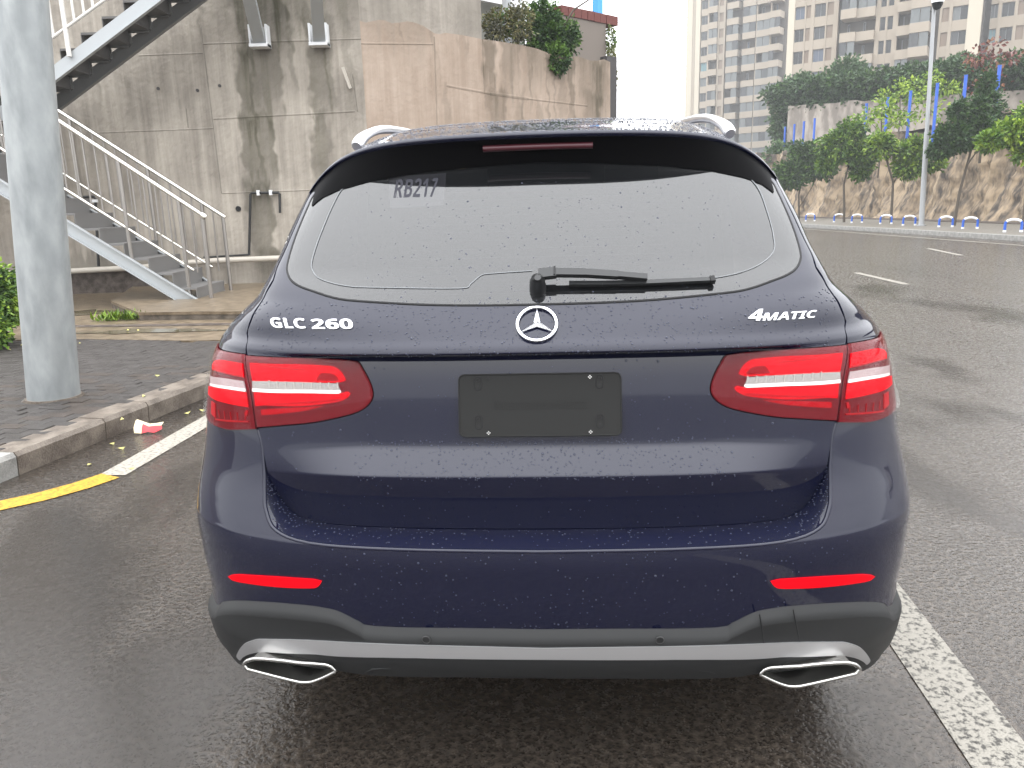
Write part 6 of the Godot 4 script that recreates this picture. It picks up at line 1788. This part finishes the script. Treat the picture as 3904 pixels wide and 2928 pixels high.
	leaves(isf, [[Vector3(0, 0.6, 0), Vector3(0.12, 0.5, 0.2), 0.5], [Vector3(0.06, -0.1, 0), Vector3(0.08, 0.5, 0.15), 0.3], [Vector3(0.04, -0.9, 0), Vector3(0.05, 0.7, 0.1), 0.2]], 420, 0.07, [GREEN[2], Color(0.16, 0.18, 0.06), Color(0.26, 0.26, 0.12)])
	obj("foliage", isf, M.foliage, iv)

# ------------------------------------------------------------------ nearest things on the pavement and in the gutter
func build_near_things() -> void:
	var base := Vector3(-3.628, WALK, -5.934)
	var top := Vector3(-3.392, 3.040, -5.934)
	var d := (top - base).normalized()
	var pole := thing("steel_pole", "thick mottled galvanised steel pole standing on the pavement by the kerb", "pole", base)
	obj("pole_shaft", S.new().tube([Vector3(0, -0.03, 0), d * 0.06, d * 3.0, d * 8.0], [0.188, 0.186, 0.170, 0.14], 40), M.galvanised, pole)
	obj("grout_collar", S.new().tube([Vector3(0, -0.02, 0), Vector3(0, 0.012, 0)], [0.25, 0.20], 24), M.kerb_stone, pole)
	# shrub behind the pole at the frame's left
	var sh := thing("pavement_shrub", "dense bright green shrub with brown dead twigs, behind the steel pole", "bush", Vector3(-6.0, WALK, -8.6))
	var ss := S.new()
	leaves(ss, [[Vector3(0.05, 0.55, 0), Vector3(0.52, 0.42, 0.5), 0.55], [Vector3(-0.2, 0.3, 0.1), Vector3(0.55, 0.36, 0.45), 0.3], [Vector3(0.22, 0.25, 0.3), Vector3(0.3, 0.24, 0.25), 0.15]], 5200, 0.06, [GREEN[0], GREEN[1], GREEN[2], GREEN[3], LIME[2]])
	obj("foliage", ss, M.foliage, sh)
	var dead := S.new()
	leaves(dead, [[Vector3(0.12, 0.45, 0.5), Vector3(0.07, 0.22, 0.07), 0.5], [Vector3(0.3, 0.2, 0.5), Vector3(0.14, 0.10, 0.1), 0.35], [Vector3(0.0, 0.3, 0.52), Vector3(0.08, 0.14, 0.07), 0.3]], 420, 0.05, [Color(0.30, 0.15, 0.03), Color(0.45, 0.24, 0.05), Color(0.5, 0.33, 0.09)])
	obj("dead_foliage", dead, M.foliage, sh)
	for k in 7:
		var e := Vector3(rng.randf_range(-0.35, 0.35), rng.randf_range(0.3, 0.6), rng.randf_range(-0.2, 0.4))
		obj("stem", S.new().tube([Vector3(0, 0, 0), e * 0.55, e], [0.014, 0.010, 0.005], 6), M.bark, sh)
	# weeds in the joint by the step
	var wd := thing("weed_clump", "bright green weeds growing in the joint beside the concrete step", "weeds", Vector3(-5.357, 0.155, -10.510))
	var ws := S.new()
	for k in 130:
		var a := rng.randf() * TAU
		var o := Vector3(rng.randfn(0, 0.17), 0.0, rng.randfn(0, 0.06))
		var l := rng.randf_range(0.06, 0.19)
		var dd := Vector3(cos(a) * 0.6, rng.randf_range(0.5, 1.2), sin(a) * 0.6).normalized()
		ws.col = (LIME[0] as Color).lerp(LIME[2], rng.randf())
		ws.leaf(o, dd, dd.cross(Vector3.UP).normalized(), l, 0.045)
	ws.col = Color.WHITE
	obj("foliage", ws, M.foliage, wd)
	var wd2 := thing("small_weed", "small dark weed under the stair stringer", "weeds", Vector3(-7.053, 0.155, -15.144))
	var w2 := S.new()
	for k in 40:
		var a := rng.randf() * TAU
		var dd := Vector3(cos(a) * 0.8, rng.randf_range(0.4, 1.0), sin(a) * 0.8).normalized()
		w2.col = (GREEN[1] as Color).lerp(GREEN[3], rng.randf())
		w2.leaf(Vector3(rng.randfn(0, 0.15), 0, rng.randfn(0, 0.06)), dd, dd.cross(Vector3.UP).normalized(), rng.randf_range(0.08, 0.16), 0.05)
	w2.col = Color.WHITE
	obj("foliage", w2, M.foliage, wd2)
	# crumpled wrapper
	var wr := thing("crumpled_wrapper", "crumpled red and cream snack wrapper lying in the gutter", "litter", Vector3(-2.63, 0.004, -5.36), 0.15)
	wr.scale = Vector3.ONE * 0.84
	var c0 := [Vector3(-0.11, 0.10, -0.02), Vector3(-0.05, 0.075, -0.01), Vector3(0.0, 0.05, 0.0), Vector3(0.05, 0.055, 0.0), Vector3(0.10, 0.05, -0.01)]
	var c1 := [Vector3(-0.115, 0.055, 0.03), Vector3(-0.05, 0.05, 0.035), Vector3(0.0, 0.028, 0.03), Vector3(0.05, 0.03, 0.03), Vector3(0.11, 0.028, 0.02)]
	var c2 := [Vector3(-0.11, 0.012, 0.05), Vector3(-0.05, 0.006, 0.055), Vector3(0.0, 0.016, 0.05), Vector3(0.05, 0.002, 0.045), Vector3(0.09, 0.018, 0.035)]
	obj("wrapper_front", S.new().grid([[c0[1], c0[2], c0[3], c0[4]], [c1[1], c1[2], c1[3], c1[4]], [c2[1], c2[2], c2[3], c2[4]]], true, false), M.litter_red, wr)
	obj("wrapper_end", S.new().grid([[c0[0], c0[1]], [c1[0], c1[1]], [c2[0], c2[1]]], true, false), M.litter_cream, wr)
	obj("wrapper_back", S.new().grid([[Vector3(-0.1, 0.11, -0.04), Vector3(-0.05, 0.09, -0.03), Vector3(0.0, 0.065, -0.03), Vector3(0.05, 0.065, -0.035), Vector3(0.11, 0.07, -0.05)], c0], true, false), M.litter_cream, wr)
	# scattered fallen leaves and scraps
	var sc := [[Vector3(-2.364, 0.008, -4.529), 0.03], [Vector3(-2.715, 0.159, -5.164), 0.03], [Vector3(-2.643, 0.008, -4.967), 0.035], [Vector3(-2.560, 0.008, -5.864), 0.035], [Vector3(-3.114, 0.160, -6.624), 0.03], [Vector3(-4.847, 0.160, -8.560), 0.025], [Vector3(-4.687, 0.178, -9.349), 0.04], [Vector3(-4.538, 0.178, -9.321), 0.035], [Vector3(-2.681, 0.008, -4.636), 0.03], [Vector3(-2.763, 0.008, -5.082), 0.03], [Vector3(-2.473, 0.008, -5.939), 0.03], [Vector3(-2.879, 0.160, -5.850), 0.03], [Vector3(-5.445, 0.160, -8.253), 0.05], [Vector3(-5.484, 0.160, -8.546), 0.04]]
	var lead := ["in the gutter below the yellow line end", "on the kerb top beside the pole", "in the gutter by the kerb joint", "on the road by the white line, near the tail lamp", "on the pavers right of the pole", "on the pavers at the concrete edge", "in the shallow puddle, larger one", "in the shallow puddle, smaller one", "in the gutter at the new kerb stone", "in the gutter between kerb stones", "on the white line beside the car", "on the kerb top behind the wrapper", "under the shrub, larger one", "under the shrub, smaller one"]
	for k in sc.size():
		var e: Array = sc[k]
		var p: Vector3 = e[0]
		var s := S.new()
		var an := rng.randf() * TAU
		var l: float = e[1] * 1.5
		s.leaf(Vector3(-cos(an), 0.1, -sin(an)) * l * 0.5, Vector3(cos(an), 0.12, sin(an)).normalized(), Vector3(-sin(an), 0.2, cos(an)).normalized(), l, l * 0.6)
		var lf := obj("fallen_leaf", s, M.leaf_yellow)
		lf.position = p
		tag(lf, "pale yellow fallen leaf " + lead[k], "leaf", "fallen leaves")
